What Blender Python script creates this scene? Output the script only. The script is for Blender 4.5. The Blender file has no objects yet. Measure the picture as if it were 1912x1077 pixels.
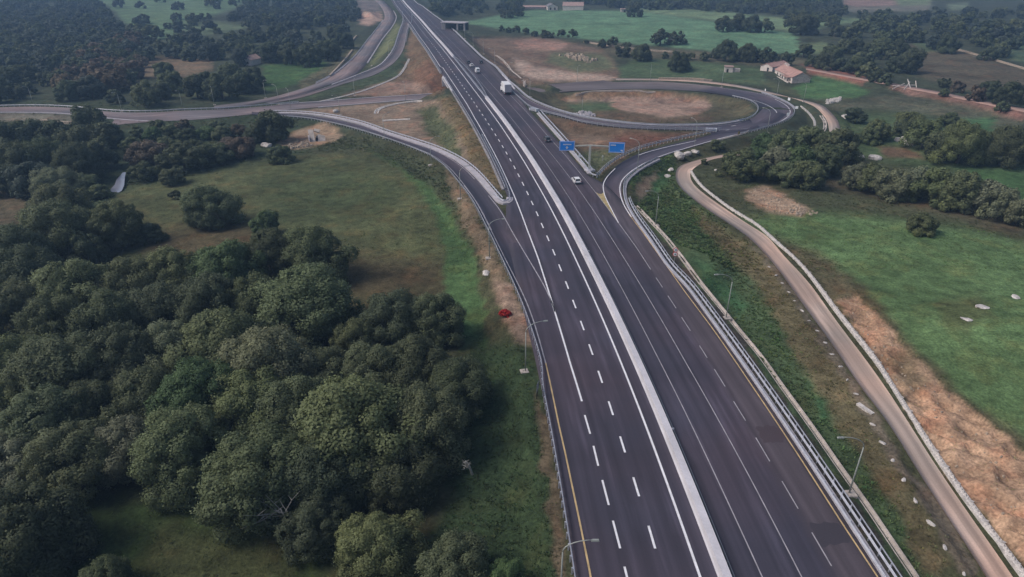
import bpy, math, random, colorsys
import numpy as np
from mathutils import Vector, Matrix

# ------------------------------------------------------------------ camera, sky, sun, exposure
SC = bpy.context.scene
COL = SC.collection
PW, PH, FPX, CAMH = 1912.0, 1077.0, 1230.0, 56.7
TH = math.atan((PH / 2 + 102.0) / FPX)           # camera looks this far below the horizon
cam_d = bpy.data.cameras.new('camera')
cam_d.sensor_width = 36.0
cam_d.lens = FPX / PW * 36.0
cam_d.clip_start = 0.5
cam_d.clip_end = 6000.0
cam = bpy.data.objects.new('camera', cam_d)
COL.objects.link(cam)
cam.location = (0, 0, CAMH)
cam.rotation_euler = (math.pi / 2 - TH, 0, 0)
SC.camera = cam

SUN_EL, SUN_AZ = math.radians(47), math.radians(-98)      # azimuth measured from +Y towards +X
world = bpy.data.worlds.new('World')
SC.world = world
world.use_nodes = True
wn = world.node_tree.nodes
wl = world.node_tree.links
bg = wn['Background']
sky = wn.new('ShaderNodeTexSky')
sky.sky_type = 'NISHITA'
sky.sun_disc = False
sky.sun_elevation = SUN_EL
sky.sun_rotation = SUN_AZ
sky.air_density = 1.0
sky.dust_density = 4.0
sky.ozone_density = 1.0
wl.new(sky.outputs[0], bg.inputs[0])
bg.inputs[1].default_value = 0.095
sun_d = bpy.data.lights.new('sun', 'SUN')
sun_d.energy = 1.35
sun_d.angle = math.radians(28)
sun_d.color = (1.0, 0.97, 0.94)
sun = bpy.data.objects.new('sun', sun_d)
COL.objects.link(sun)
sdir = Vector((math.sin(SUN_AZ) * math.cos(SUN_EL), math.cos(SUN_AZ) * math.cos(SUN_EL), math.sin(SUN_EL)))
sun.rotation_euler = sdir.to_track_quat('Z', 'Y').to_euler()
sun.location = (0, 0, 200)
SC.view_settings.view_transform = 'Standard'
SC.view_settings.look = 'None'
SC.view_settings.gamma = 1.0
SC.view_settings.use_curve_mapping = False
SC.view_settings.exposure = 0.27
SC.cycles.max_bounces = 6
SC.cycles.volume_bounces = 0
SC.cycles.use_denoising = True

rng = np.random.default_rng(7)
random.seed(7)
R = math.radians

# ------------------------------------------------------------------ geometry helpers
def at(u, v, z=0.0):
    """world point at height z seen at photo pixel (u, v)"""
    x = (u - PW / 2) / FPX
    y = (v - PH / 2) / FPX
    fw = math.cos(TH) - y * math.sin(TH)
    dn = math.sin(TH) + y * math.cos(TH)
    t = (CAMH - z) / dn
    return np.array([x * t, fw * t, z])

def project(X, Y, Z):
    d = Y * math.cos(TH) + (CAMH - Z) * math.sin(TH)
    yy = (CAMH - Z) * math.cos(TH) - Y * math.sin(TH)
    d = np.maximum(d, 1.0)
    return PW / 2 + FPX * X / d, PH / 2 + FPX * yy / d

def px_per_m(p):
    d = p[1] * math.cos(TH) + (CAMH - p[2]) * math.sin(TH)
    return FPX / d

def vnoise(x, y, seed=0):
    """smooth value noise in [-1, 1]"""
    x = np.asarray(x, float); y = np.asarray(y, float)
    xi = np.floor(x).astype(np.int64); yi = np.floor(y).astype(np.int64)
    fx = x - xi; fy = y - yi
    fx = fx * fx * (3 - 2 * fx); fy = fy * fy * (3 - 2 * fy)
    def h(a, b):
        n = (a * 374761393 + b * 668265263 + seed * 1442695041) & 0x7fffffff
        n = ((n ^ (n >> 13)) * 1274126177) & 0x7fffffff
        n = n ^ (n >> 16)
        return (n & 0xffff) / 32767.5 - 1.0
    return (h(xi, yi) * (1 - fx) + h(xi + 1, yi) * fx) * (1 - fy) + (h(xi, yi + 1) * (1 - fx) + h(xi + 1, yi + 1) * fx) * fy

def fbm(x, y, seed=0, octv=3):
    s = 0; a = 1.0; t = 0
    for k in range(octv):
        s = s + a * vnoise(x * 2 ** k, y * 2 ** k, seed + k); t += a; a *= 0.5
    return s / t

def resample(P, step=None, n=None):
    P = np.asarray(P, float)
    Q = np.vstack([2 * P[0] - P[1], P, 2 * P[-1] - P[-2]])
    out = []
    for i in range(1, len(Q) - 2):
        p0, p1, p2, p3 = Q[i - 1:i + 3]
        t = np.linspace(0, 1, 16, endpoint=False)[:, None]
        # centripetal-ish tangents
        d0 = max(np.linalg.norm(p1 - p0), 1e-6) ** .5; d1 = max(np.linalg.norm(p2 - p1), 1e-6) ** .5; d2 = max(np.linalg.norm(p3 - p2), 1e-6) ** .5
        m1 = (p2 - p1 + d1 * ((p1 - p0) / d0 - (p2 - p0) / (d0 + d1)))
        m2 = (p2 - p1 + d1 * ((p3 - p2) / d2 - (p3 - p1) / (d1 + d2)))
        h00 = 2 * t ** 3 - 3 * t ** 2 + 1; h10 = t ** 3 - 2 * t ** 2 + t; h01 = -2 * t ** 3 + 3 * t ** 2; h11 = t ** 3 - t ** 2
        out.append(h00 * p1 + h10 * m1 + h01 * p2 + h11 * m2)
    out.append(P[-1:])
    C = np.vstack(out)
    s = np.r_[0, np.cumsum(np.linalg.norm(np.diff(C, axis=0), axis=1))]
    if n is None:
        n = max(2, int(round(s[-1] / step)) + 1)
    q = np.linspace(0, s[-1], n)
    return np.stack([np.interp(q, s, C[:, k]) for k in range(C.shape[1])], 1)

def smooth(P, it=2):
    P = P.copy()
    for _ in range(it):
        P[1:-1] = P[1:-1] * .5 + (P[:-2] + P[2:]) * .25
    return P

def normals2d(P):
    t = np.gradient(P[:, :2], axis=0)
    t /= np.maximum(np.linalg.norm(t, axis=1), 1e-9)[:, None]
    return t, np.stack([t[:, 1], -t[:, 0]], 1)      # tangent, right-hand normal

class MB:
    """collects shapes and links them as one mesh object"""
    def __init__(self):
        self.v = []; self.f = []; self.mi = []
    def add(self, V, Fc, mi=0):
        o = len(self.v)
        self.v.extend([tuple(map(float, p)) for p in V])
        self.f.extend([tuple(int(i) + o for i in f) for f in Fc])
        self.mi.extend([mi] * len(Fc))
        return self
    def box(self, c, s, rz=0.0, mi=0, taper=(1, 1)):
        cx, cy, cz = c; sx, sy, sz = s[0] / 2, s[1] / 2, s[2] / 2
        V = []
        ca, sa = math.cos(rz), math.sin(rz)
        for dz, tx, ty in ((-sz, 1, 1), (sz, taper[0], taper[1])):
            for dx, dy in ((-sx, -sy), (sx, -sy), (sx, sy), (-sx, sy)):
                x, y = dx * tx, dy * ty
                V.append((cx + x * ca - y * sa, cy + x * sa + y * ca, cz + dz))
        return self.add(V, [(3, 2, 1, 0), (4, 5, 6, 7), (0, 1, 5, 4), (1, 2, 6, 5), (2, 3, 7, 6), (3, 0, 4, 7)], mi)
    def tube(self, P, r, n=6, mi=0, cap=True):
        P = [Vector(p) for p in P]
        rr = r if hasattr(r, '__len__') else [r] * len(P)
        V = []; Fc = []
        up = None
        for i, p in enumerate(P):
            d = (P[min(i + 1, len(P) - 1)] - P[max(i - 1, 0)]).normalized()
            if up is None:
                up = Vector((1, 0, 0)) if abs(d.z) > .9 else Vector((0, 0, 1))
            a = d.cross(up)
            if a.length < 1e-4:
                a = d.orthogonal()
            a.normalize(); b = a.cross(d).normalized(); up = b
            for k in range(n):
                w = 2 * math.pi * k / n
                V.append(p + (a * math.cos(w) + b * math.sin(w)) * rr[i])
        for i in range(len(P) - 1):
            for k in range(n):
                Fc.append((i * n + k, i * n + (k + 1) % n, (i + 1) * n + (k + 1) % n, (i + 1) * n + k))
        if cap:
            Fc.append(tuple(range(n - 1, -1, -1))); Fc.append(tuple((len(P) - 1) * n + k for k in range(n)))
        return self.add(V, Fc, mi)
    def sweep(self, P, prof, closed=False, mi=0, caps=True):
        """profile [(offset to the right, height)] along path P (n,3)"""
        P = np.asarray(P, float)
        _, nr = normals2d(P)
        V = []; Fc = []
        m = len(prof)
        for i in range(len(P)):
            for (o, h) in prof:
                V.append((P[i, 0] + nr[i, 0] * o, P[i, 1] + nr[i, 1] * o, P[i, 2] + h))
        for i in range(len(P) - 1):
            for k in range(m if closed else m - 1):
                k2 = (k + 1) % m
                Fc.append((i * m + k, (i + 1) * m + k, (i + 1) * m + k2, i * m + k2))
        if closed and caps:
            Fc.append(tuple(range(m))); Fc.append(tuple((len(P) - 1) * m + k for k in range(m - 1, -1, -1)))
        return self.add(V, Fc, mi)
    def mesh(self, name, mats, smooth_sh=False):
        me = bpy.data.meshes.new(name)
        me.from_pydata(self.v, [], self.f)
        for m in (mats if isinstance(mats, (list, tuple)) else [mats]):
            me.materials.append(m)
        if any(self.mi):
            me.polygons.foreach_set('material_index', self.mi)
        if smooth_sh:
            me.polygons.foreach_set('use_smooth', [True] * len(me.polygons))
        me.update()
        return me
    def build(self, name, mats, parent=None, smooth_sh=False):
        return link(name, self.mesh(name, mats, smooth_sh), parent)

def link(name, data, parent=None):
    o = bpy.data.objects.new(name, data)
    COL.objects.link(o)
    if parent is not None:
        o.parent = parent
    return o

def tag(o, label=None, cat=None, group=None, kind=None):
    if label: o['label'] = label
    if cat: o['category'] = cat
    if group: o['group'] = group
    if kind: o['kind'] = kind
    return o

def thing(name, label, cat, loc, rz=0.0, group=None):
    o = link(name, None)
    o.location = [float(c) for c in loc]
    o.rotation_euler = (0, 0, rz)
    o.empty_display_size = 0.3
    return tag(o, label, cat, group)

def copy_tree(o, parent=None):
    c = o.copy(); COL.objects.link(c)
    if parent is not None:
        c.parent = parent
    for ch in o.children:
        copy_tree(ch, c)
    return c

# ------------------------------------------------------------------ materials
def material(name, col, rough=0.8, metal=0.0, n_scale=None, n_amt=0.15, n_scale2=None, n_amt2=0.1, bump=0.0, bump_scale=20.0,
             coord='Object', tint=None, spec=0.3):
    m = bpy.data.materials.new(name); m.use_nodes = True
    N, L = m.node_tree.nodes, m.node_tree.links
    b = N['Principled BSDF']
    b.inputs['Roughness'].default_value = rough
    b.inputs['Metallic'].default_value = metal
    b.inputs['Specular IOR Level'].default_value = spec
    col4 = (*col, 1)
    tc = N.new('ShaderNodeTexCoord')
    geo = N.new('ShaderNodeNewGeometry')
    src = tc.outputs['Object'] if coord == 'Object' else geo.outputs['Position']
    cur = None
    if n_scale is None:
        b.inputs['Base Color'].default_value = col4
    else:
        rgb = N.new('ShaderNodeRGB'); rgb.outputs[0].default_value = col4
        cur = rgb.outputs[0]
        for sc_, am in ((n_scale, n_amt), (n_scale2, n_amt2)):
            if sc_ is None: continue
            nz = N.new('ShaderNodeTexNoise'); nz.inputs['Scale'].default_value = sc_; nz.inputs['Detail'].default_value = 4
            L.new(src, nz.inputs['Vector'])
            mr = N.new('ShaderNodeMapRange'); mr.inputs[1].default_value = .3; mr.inputs[2].default_value = .7
            mr.inputs[3].default_value = 1 - am; mr.inputs[4].default_value = 1 + am
            L.new(nz.outputs[0], mr.inputs[0])
            mx = N.new('ShaderNodeVectorMath'); mx.operation = 'SCALE'
            L.new(cur, mx.inputs[0]); L.new(mr.outputs[0], mx.inputs['Scale'])
            cur = mx.outputs[0]
        L.new(cur, b.inputs['Base Color'])
    if bump > 0:
        nb = N.new('ShaderNodeTexNoise'); nb.inputs['Scale'].default_value = bump_scale; nb.inputs['Detail'].default_value = 3
        L.new(src, nb.inputs['Vector'])
        bp = N.new('ShaderNodeBump'); bp.inputs['Strength'].default_value = bump; bp.inputs['Distance'].default_value = .1
        L.new(nb.outputs[0], bp.inputs['Height']); L.new(bp.outputs[0], b.inputs['Normal'])
    return m

def asphalt(name, col, dusty=False):
    """asphalt with lengthwise wear bands, broad patches and fine grain; 'lane' attribute = offset across the road"""
    m = bpy.data.materials.new(name); m.use_nodes = True
    N, L = m.node_tree.nodes, m.node_tree.links
    b = N['Principled BSDF']; b.inputs['Roughness'].default_value = .72; b.inputs['Specular IOR Level'].default_value = .35
    geo = N.new('ShaderNodeNewGeometry')
    uv = N.new('ShaderNodeAttribute'); uv.attribute_name = 'lane'
    def noise(src, scale, detail=4, vec=None):
        n = N.new('ShaderNodeTexNoise'); n.inputs['Scale'].default_value = scale; n.inputs['Detail'].default_value = detail
        if vec is not None:
            mp = N.new('ShaderNodeMapping'); mp.inputs['Scale'].default_value = vec; L.new(src, mp.inputs[0]); src = mp.outputs[0]
        L.new(src, n.inputs['Vector']); return n.outputs[0]
    def rng_(s, a, b_, c, d):
        r = N.new('ShaderNodeMapRange'); r.inputs[1].default_value = a; r.inputs[2].default_value = b_; r.inputs[3].default_value = c; r.inputs[4].default_value = d
        L.new(s, r.inputs[0]); return r.outputs[0]
    def mul(a, b_):
        k = N.new('ShaderNodeMath'); k.operation = 'MULTIPLY'; L.new(a, k.inputs[0]); L.new(b_, k.inputs[1]); return k.outputs[0]
    streak = rng_(noise(uv.outputs['Vector'], 1.0, 5, (1.3, .02, 0)), .3, .7, .80, 1.22)
    blot = rng_(noise(geo.outputs['Position'], .06, 5), .3, .7, .88, 1.13)
    grain = rng_(noise(geo.outputs['Position'], 6.0, 3), .25, .75, .9, 1.1)
    dust = rng_(noise(uv.outputs['Vector'], 1.0, 4, (.55, .045, 0)), .54, .76, 1.0, 1.8)
    f = mul(mul(mul(streak, blot), grain), dust)
    mixr = N.new('ShaderNodeMix'); mixr.data_type = 'RGBA'
    mixr.inputs[6].default_value = (*col, 1); mixr.inputs[7].default_value = (col[0] * 1.35, col[1] * 1.12, col[2] * 1.02, 1)
    L.new(rng_(noise(geo.outputs['Position'], .035, 3), .4, .62, 0, 1), mixr.inputs[0])
    base_ = mixr.outputs[2]
    if dusty is True:       # paler wheel paths, 1.9 m apart in lanes 3.8 m wide
        sw = N.new('ShaderNodeSeparateXYZ'); L.new(uv.outputs['Vector'], sw.inputs[0])
        ph = N.new('ShaderNodeMath'); ph.operation = 'MULTIPLY_ADD'; ph.inputs[1].default_value = 2 * math.pi / 1.9; ph.inputs[2].default_value = 3.2; L.new(sw.outputs[2], ph.inputs[0])
        si = N.new('ShaderNodeMath'); si.operation = 'SINE'; L.new(ph.outputs[0], si.inputs[0])
        f = mul(f, rng_(si.outputs[0], -1, 1, .92, 1.09))
        f = mul(f, rng_(noise(uv.outputs['Vector'], 1.0, 2, (.02, .16, 0)), .35, .65, .94, 1.06))
    if dusty:       # the outer right lane is older, browner pavement
        sx = N.new('ShaderNodeSeparateXYZ'); L.new(uv.outputs['Vector'], sx.inputs[0])
        mb_ = N.new('ShaderNodeMix'); mb_.data_type = 'RGBA'; L.new(base_, mb_.inputs[6]); mb_.inputs[7].default_value = (*(dusty if dusty is not True else (.082, .066, .076)), 1)
        L.new(rng_(sx.outputs[2], 12.8, 14.6, 0, .8), mb_.inputs[0]); base_ = mb_.outputs[2]
        vn_ = N.new('ShaderNodeTexNoise'); vn_.inputs['Scale'].default_value = .12; vn_.inputs['Detail'].default_value = 2
    sc_ = N.new('ShaderNodeVectorMath'); sc_.operation = 'SCALE'
    L.new(base_, sc_.inputs[0]); L.new(f, sc_.inputs['Scale'])
    L.new(sc_.outputs[0], b.inputs['Base Color'])
    bp = N.new('ShaderNodeBump'); bp.inputs['Strength'].default_value = .15; bp.inputs['Distance'].default_value = .01
    L.new(noise(geo.outputs['Position'], 30.0, 2), bp.inputs['Height']); L.new(bp.outputs[0], b.inputs['Normal'])
    return m

def foliage_mat(name, dark=(1, 1, 1)):
    m = bpy.data.materials.new(name); m.use_nodes = True
    N, L = m.node_tree.nodes, m.node_tree.links
    b = N['Principled BSDF']; b.inputs['Roughness'].default_value = .7; b.inputs['Specular IOR Level'].default_value = .25
    oi = N.new('ShaderNodeObjectInfo'); at_ = N.new('ShaderNodeAttribute'); at_.attribute_name = 'leaf'
    tc = N.new('ShaderNodeTexCoord')
    nz = N.new('ShaderNodeTexNoise'); nz.inputs['Scale'].default_value = .55; nz.inputs['Detail'].default_value = 3
    L.new(tc.outputs['Object'], nz.inputs['Vector'])
    mr = N.new('ShaderNodeMapRange'); mr.inputs[1].default_value = .3; mr.inputs[2].default_value = .7; mr.inputs[3].default_value = .72; mr.inputs[4].default_value = 1.3
    L.new(nz.outputs[0], mr.inputs[0])
    k = N.new('ShaderNodeMath'); k.operation = 'MULTIPLY'; L.new(mr.outputs[0], k.inputs[0]); L.new(at_.outputs['Fac'], k.inputs[1])
    # yellower where the noise is high
    hue = N.new('ShaderNodeMix'); hue.data_type = 'RGBA'; hue.blend_type = 'MULTIPLY'
    hue.inputs[7].default_value = (1.08, 1.03, .80, 1)
    nz2 = N.new('ShaderNodeTexNoise'); nz2.inputs['Scale'].default_value = .3; L.new(tc.outputs['Object'], nz2.inputs['Vector'])
    mr2 = N.new('ShaderNodeMapRange'); mr2.inputs[1].default_value = .45; mr2.inputs[2].default_value = .7; L.new(nz2.outputs[0], mr2.inputs[0])
    L.new(mr2.outputs[0], hue.inputs[0]); L.new(oi.outputs['Color'], hue.inputs[6])
    s = N.new('ShaderNodeVectorMath'); s.operation = 'SCALE'; L.new(hue.outputs[2], s.inputs[0]); L.new(k.outputs[0], s.inputs['Scale'])
    L.new(s.outputs[0], b.inputs['Base Color'])
    tr = N.new('ShaderNodeBsdfTranslucent'); L.new(s.outputs[0], tr.inputs['Color'])
    mx_ = N.new('ShaderNodeMixShader'); mx_.inputs[0].default_value = .36
    L.new(b.outputs[0], mx_.inputs[1]); L.new(tr.outputs[0], mx_.inputs[2]); L.new(mx_.outputs[0], N['Material Output'].inputs['Surface'])
    return m

M = {}
M['asphalt'] = asphalt('asphalt', (.047, .0425, .061), dusty=True)
M['asphalt_ramp'] = asphalt('asphalt_ramp', (.064, .057, .078), dusty=(.150, .122, .118))

M['asphalt_old'] = asphalt('asphalt_old', (.155, .135, .145))
M['asphalt_mid'] = asphalt('asphalt_mid', (.105, .092, .103))
M['paint'] = material('road_paint', (.76, .75, .78), .6, n_scale=1.5, n_amt=.12, n_scale2=9, n_amt2=.1)
M['paint_thin'] = material('road_paint_worn', (.36, .34, .37), .65, n_scale=.8, n_amt=.25)
M['paint_yellow'] = material('road_paint_yellow', (.54, .39, .20), .65, n_scale=.8, n_amt=.25)
M['paint_gore'] = material('gore_paint', (.40, .31, .15), .7, n_scale=.7, n_amt=.25, n_scale2=5, n_amt2=.2)
M['concrete'] = material('concrete', (.57, .55, .59), .85, n_scale=.3, n_amt=.12, n_scale2=4, n_amt2=.05, bump=.2)
M['concrete_warm'] = material('concrete_warm', (.46, .40, .36), .9, n_scale=.5, n_amt=.25, n_scale2=5, n_amt2=.15, bump=.3)
M['kerb'] = material('kerb_strip', (.45, .42, .45), .9, n_scale=.5, n_amt=.15, n_scale2=4, n_amt2=.12)
M['verge_strip'] = material('verge_strip', (.26, .245, .255), .9, n_scale=.4, n_amt=.25, n_scale2=4, n_amt2=.15)
M['steel'] = material('galvanised_steel', (.50, .51, .57), .45, .35, n_scale=1.0, n_amt=.12)
M['steel_dark'] = material('dull_steel', (.22, .23, .26), .55, .3)
M['lamp_steel'] = material('lamp_steel', (.33, .35, .33), .5, .2)
M['lamp_glass'] = material('lamp_glass', (.6, .6, .58), .3)
M['dirt'] = asphalt('dirt_track', (.340, .278, .240))
M['red_dirt'] = material('red_dirt_track', (.36, .235, .195), .95, n_scale=.25, n_amt=.15, n_scale2=2.5, n_amt2=.12, coord='World')
M['white_stone'] = material('white_stone', (.52, .48, .455), .9, n_scale=1.2, n_amt=.32, n_scale2=6, n_amt2=.22, bump=.5, bump_scale=4)
M['rock'] = material('rock', (.36, .29, .225), .95, n_scale=1.5, n_amt=.3, bump=.6, bump_scale=5)
M['bark'] = material('bark', (.11, .095, .08), .95, n_scale=3, n_amt=.3)
M['dead_wood'] = material('dead_wood', (.27, .26, .235), .9, n_scale=3, n_amt=.25)
M['leaf'] = foliage_mat('leaf')
M['blue'] = material('sign_blue', (.030, .30, .92), .4)
M['white'] = material('sign_white', (.86, .87, .88), .5)
M['sign_red'] = material('sign_red', (.55, .10, .10), .45)
M['sign_back'] = material('sign_back', (.50, .50, .46), .6)
M['black'] = material('black', (.015, .015, .017), .6)
M['tyre'] = material('tyre', (.02, .02, .022), .8)
M['glass'] = material('window_glass', (.02, .025, .03), .12, spec=.6)
M['car_white'] = material('car_white', (.74, .74, .76), .3, n_scale=1.5, n_amt=.05, spec=.5)
M['car_grey'] = material('car_grey', (.10, .10, .11), .3, .3, n_scale=1.5, n_amt=.05, spec=.5)
M['car_dark'] = material('car_dark', (.025, .03, .045), .3, .2, n_scale=1.5, n_amt=.05, spec=.5)
M['lamp_red'] = material('tail_lamp', (.35, .02, .02), .3)
M['truck_white'] = material('truck_white', (.80, .79, .80), .45, n_scale=.8, n_amt=.05)
M['tile'] = material('roof_tile', (.41, .245, .21), .85, n_scale=.6, n_amt=.22, n_scale2=4, n_amt2=.2)
M['tile_pale'] = material('roof_tile_pale', (.40, .27, .24), .85, n_scale=.6, n_amt=.2)
M['plaster'] = material('plaster', (.66, .58, .54), .9, n_scale=.5, n_amt=.12, n_scale2=4, n_amt2=.08)
M['stone_wall'] = material('stone_wall', (.38, .34, .32), .95, n_scale=.9, n_amt=.3, n_scale2=5, n_amt2=.2)
M['grey_roof'] = material('grey_roof', (.20, .19, .20), .85, n_scale=.6, n_amt=.2)
M['water'] = material('water', (.26, .27, .33), .06, spec=.9)  # pale base colour stands in for the reflected sky
M['red_bush'] = material('red_flowers', (.38, .015, .012), .7, n_scale=2, n_amt=.3)
M['weed'] = foliage_mat('weed')

# ------------------------------------------------------------------ the highway's reference line (left edge of the central barrier zone)
S_PX = [(1360, 1230), (1330, 1140), (1307.1, 1073.2), (1286.2, 1013.8), (1262, 947.8), (1240, 881.8), (1222.8, 838.3), (1202.8, 784.8), (1178.3, 720.2), (1152.6, 660), (1138.8, 624.8),
        (1116.5, 574.7), (1098.8, 533.9), (1080.7, 496.8), (1063.1, 457.8), (1045.4, 421.6), (1024.1, 379.9), (999.9, 338.1), (989.1, 318.7), (971.3, 289.1), (953.5, 262.4), (933.4, 231.8)]
D_PX = [(925.0, 251.3), (918.4, 241.0), (912.3, 231.5), (906.4, 222.1), (901.1, 213.9), (895.4, 206.1), (890.2, 198), (885, 190.5), (880.1, 183.6), (875.6, 177.5),
        (871.2, 171.6), (866.8, 165.1), (862.6, 158.9), (858.6, 153.2), (855.1, 148), (851.5, 142.7), (847.9, 137.8), (844.4, 132.8)]
S_FAR = [(824.7, 89.2), (802.4, 63.5), (781.2, 37.9), (766.8, 22.3), (754.5, 8.4), (749.5, 2.2)]
sp = [at(*p)[:2] for p in S_PX]
dp = np.array([at(*p)[:2] for p in D_PX])
dp = smooth(dp, 6)
_, dn_ = normals2d(dp)
sp += [tuple(q) for q in (dp + dn_ * 3.85)[3:]]
sp += [at(*p)[:2] for p in S_FAR]
sp = np.array(sp)
REF = resample(sp, step=3.0)
for _ in range(3):
    REF = smooth(REF, 8)
# carry on beyond the picture's top edge
tdir = REF[-1] - REF[-12]; tdir /= np.linalg.norm(tdir)
REF = np.vstack([REF, [REF[-1] + tdir * 6 * (k + 1) for k in range(60)]])
REF = resample(REF, step=3.0)
_, REFN = normals2d(REF)
REFS = np.r_[0, np.cumsum(np.linalg.norm(np.diff(REF, axis=0), axis=1))]
LEN = REFS[-1]

def ref_point(s, off=0.0, z=0.0):
    i = np.clip(np.searchsorted(REFS, s) - 1, 0, len(REF) - 2)
    t = (s - REFS[i]) / (REFS[i + 1] - REFS[i])
    p = REF[i] * (1 - t) + REF[i + 1] * t
    n = REFN[i] * (1 - t) + REFN[i + 1] * t
    return np.array([p[0] + n[0] * off, p[1] + n[1] * off, z])

def ref_line(s0, s1, off, z=0.0, step=2.0):
    s = np.linspace(s0, s1, max(2, int((s1 - s0) / step) + 1))
    o = off(s) if callable(off) else np.full_like(s, off)
    return np.array([ref_point(a, b, z) for a, b in zip(s, o)])

def ref_so(u, v, z=0.0):
    p = at(u, v, z)[:2]
    i = int(np.argmin(((REF - p) ** 2).sum(1)))
    d = p - REF[i]
    t = np.array([-REFN[i, 1], REFN[i, 0]])
    return REFS[i] + d @ t, d @ REFN[i]

def so_fn(pxs, z=0.0, extra=0.0, ends=None):
    so = np.array(sorted(ref_so(u, v, z) for u, v in pxs))
    return lambda s: np.interp(s, so[:, 0], so[:, 1] + extra)

S_OF = lambda u, v: ref_so(u, v)[0]
# widths across the highway, in metres from the reference line
R_RAIL_FAR = [(768, 1), (788, 11), (811, 29), (825, 39), (849, 58), (871, 80), (898, 106), (924, 124), (950, 152.3)]
rr_far = so_fn(R_RAIL_FAR)
s_nose_l = S_OF(945, 380)
s_nose_r = S_OF(1110, 333)
s_merge = S_OF(999, 207)
s_rf = S_OF(950, 152.3)

def left_edge(s):
    s = np.asarray(s, float)
    return np.interp(s, [0, 40, 70, s_nose_l - 18, s_nose_l - 2, s_nose_l + 2, 260, 420, LEN], [-12.7, -12.9, -13.2, -12.6, -10.6, -9.2, -9.7, -10.2, -10.4])

def right_edge(s):
    s = np.asarray(s, float)
    far = np.maximum(rr_far(s) - .4, 14.5)
    near = np.interp(s, [0, 85, s_nose_r - 30, s_nose_r - 6, s_nose_r + 4, s_merge], [18.6, 18.5, 19.2, 18.2, 15.3, 15.0])
    w = np.clip((s - s_merge) / max(s_rf - s_merge, 1), 0, 1)
    return near * (1 - w) + far * w

# ------------------------------------------------------------------ other roads: two traced edges and a height profile each
def edge3(px, zs):
    """px polyline with heights at its points -> (n,3)"""
    return np.array([at(u, v, z) for (u, v), z in zip(px, zs)])

class Ribbon:
    def __init__(self, A, B, za, zb=None, step=2.0, sm=3):
        zb = zb or za
        def zz(P, z):
            q = np.linspace(0, 1, len(P)); zq = np.linspace(0, 1, len(z)); return np.interp(q, zq, z)
        a = resample(edge3(A, zz(A, za)), n=400); b = resample(edge3(B, zz(B, zb)), n=400)
        L_ = np.linalg.norm(np.diff((a + b) / 2, axis=0), axis=1).sum()
        n = max(8, int(L_ / step))
        a = smooth(resample(a, n=n), sm); b = smooth(resample(b, n=n), sm)
        # match b to a by the direction across
        self.a, self.b = a, b
        zc = (a[:, 2] + b[:, 2]) / 2
        self.a[:, 2] = zc; self.b[:, 2] = zc
        self.c = (a + b) / 2
        self.hw = np.linalg.norm(a[:, :2] - b[:, :2], axis=1) / 2
        self.n = n

def zl(*z): return list(z)

# the loop with the exit ramp that feeds it; outer edge first
LOOP_OUT = [(1268, 520), (1238, 478), (1208, 438.8), (1178, 399.9), (1164.5, 375.7), (1160.5, 350.3), (1164.5, 336.4), (1181, 320.5), (1200, 308.5), (1227, 296), (1243, 290), (1298, 273.5), (1353, 258),
            (1400, 247), (1443, 235), (1469.6, 223.6), (1481.4, 210), (1474, 197), (1451, 184.5), (1417.6, 173.4), (1368.5, 166), (1309, 158.2), (1220, 151.6), (1135.7, 150.2), (1098.5, 151.8), (1024, 157), (955, 163)]
LOOP_IN = [(1175, 440), (1150, 405), (1129, 368), (1121, 352), (1124, 338), (1131, 329), (1147, 312.5), (1168, 298), (1196, 285), (1238, 272.5), (1300, 257.5), (1345, 244.5),
           (1383.4, 228), (1408, 218), (1418, 205.8), (1414, 196.2), (1397, 187), (1368.5, 180.5), (1346, 176.5), (1309, 170.5), (1220, 166), (1143, 166.5), (1083.7, 169), (1040, 172), (950, 179)]
def loopz(px):
    out = []
    for i, (u, v) in enumerate(px):
        out.append(v)
    return out
ZO = [0, 0, 0, 0, 0, -.1, -.2, -.3, -.4, -.7, -.9, -1.4, -2.0, -2.5, -3.0, -3.5, -4.0, -4.4, -4.8, -5.2, -5.6, -6.0, -6.3, -6.5, -6.5, -6.5, -6.5]
ZI = [0, 0, 0, 0, -.1, -.2, -.3, -.4, -.7, -.9, -1.4, -2.0, -2.5, -3.2, -4.0, -4.4, -4.8, -5.2, -5.4, -5.8, -6.2, -6.4, -6.5, -6.5, -6.5]
class Ribbon2(Ribbon):
    pass
def ribbon_z(A, ZA, B, ZB, step=2.0, sm=3):
    a = resample(edge3(A, ZA), n=600); b = resample(edge3(B, ZB), n=600)
    r = Ribbon.__new__(Ribbon)
    # march along a, pairing with nearest point of b in order
    L_ = np.linalg.norm(np.diff((a + b) / 2, axis=0), axis=1).sum()
    n = max(8, int(L_ / step))
    a = smooth(resample(a, n=n), sm); b = smooth(resample(b, n=n), sm)
    # dynamic pairing: param of b that is nearest, kept monotone, blended with even spacing
    j = np.array([np.argmin(((b[:, :2] - p[:2]) ** 2).sum(1)) for p in a], float)
    j = np.maximum.accumulate(j)
    j[0] = 0; j[-1] = n - 1
    for _ in range(30):
        j[1:-1] = j[1:-1] * .5 + (j[:-2] + j[2:]) * .25
    b = np.stack([np.interp(j, np.arange(n), b[:, k]) for k in range(3)], 1)
    z = (a[:, 2] + b[:, 2]) / 2
    a[:, 2] = z; b[:, 2] = z
    r.a, r.b, r.c, r.n = a, b, (a + b) / 2, n
    r.hw = np.linalg.norm(a[:, :2] - b[:, :2], axis=1) / 2
    return r

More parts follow.
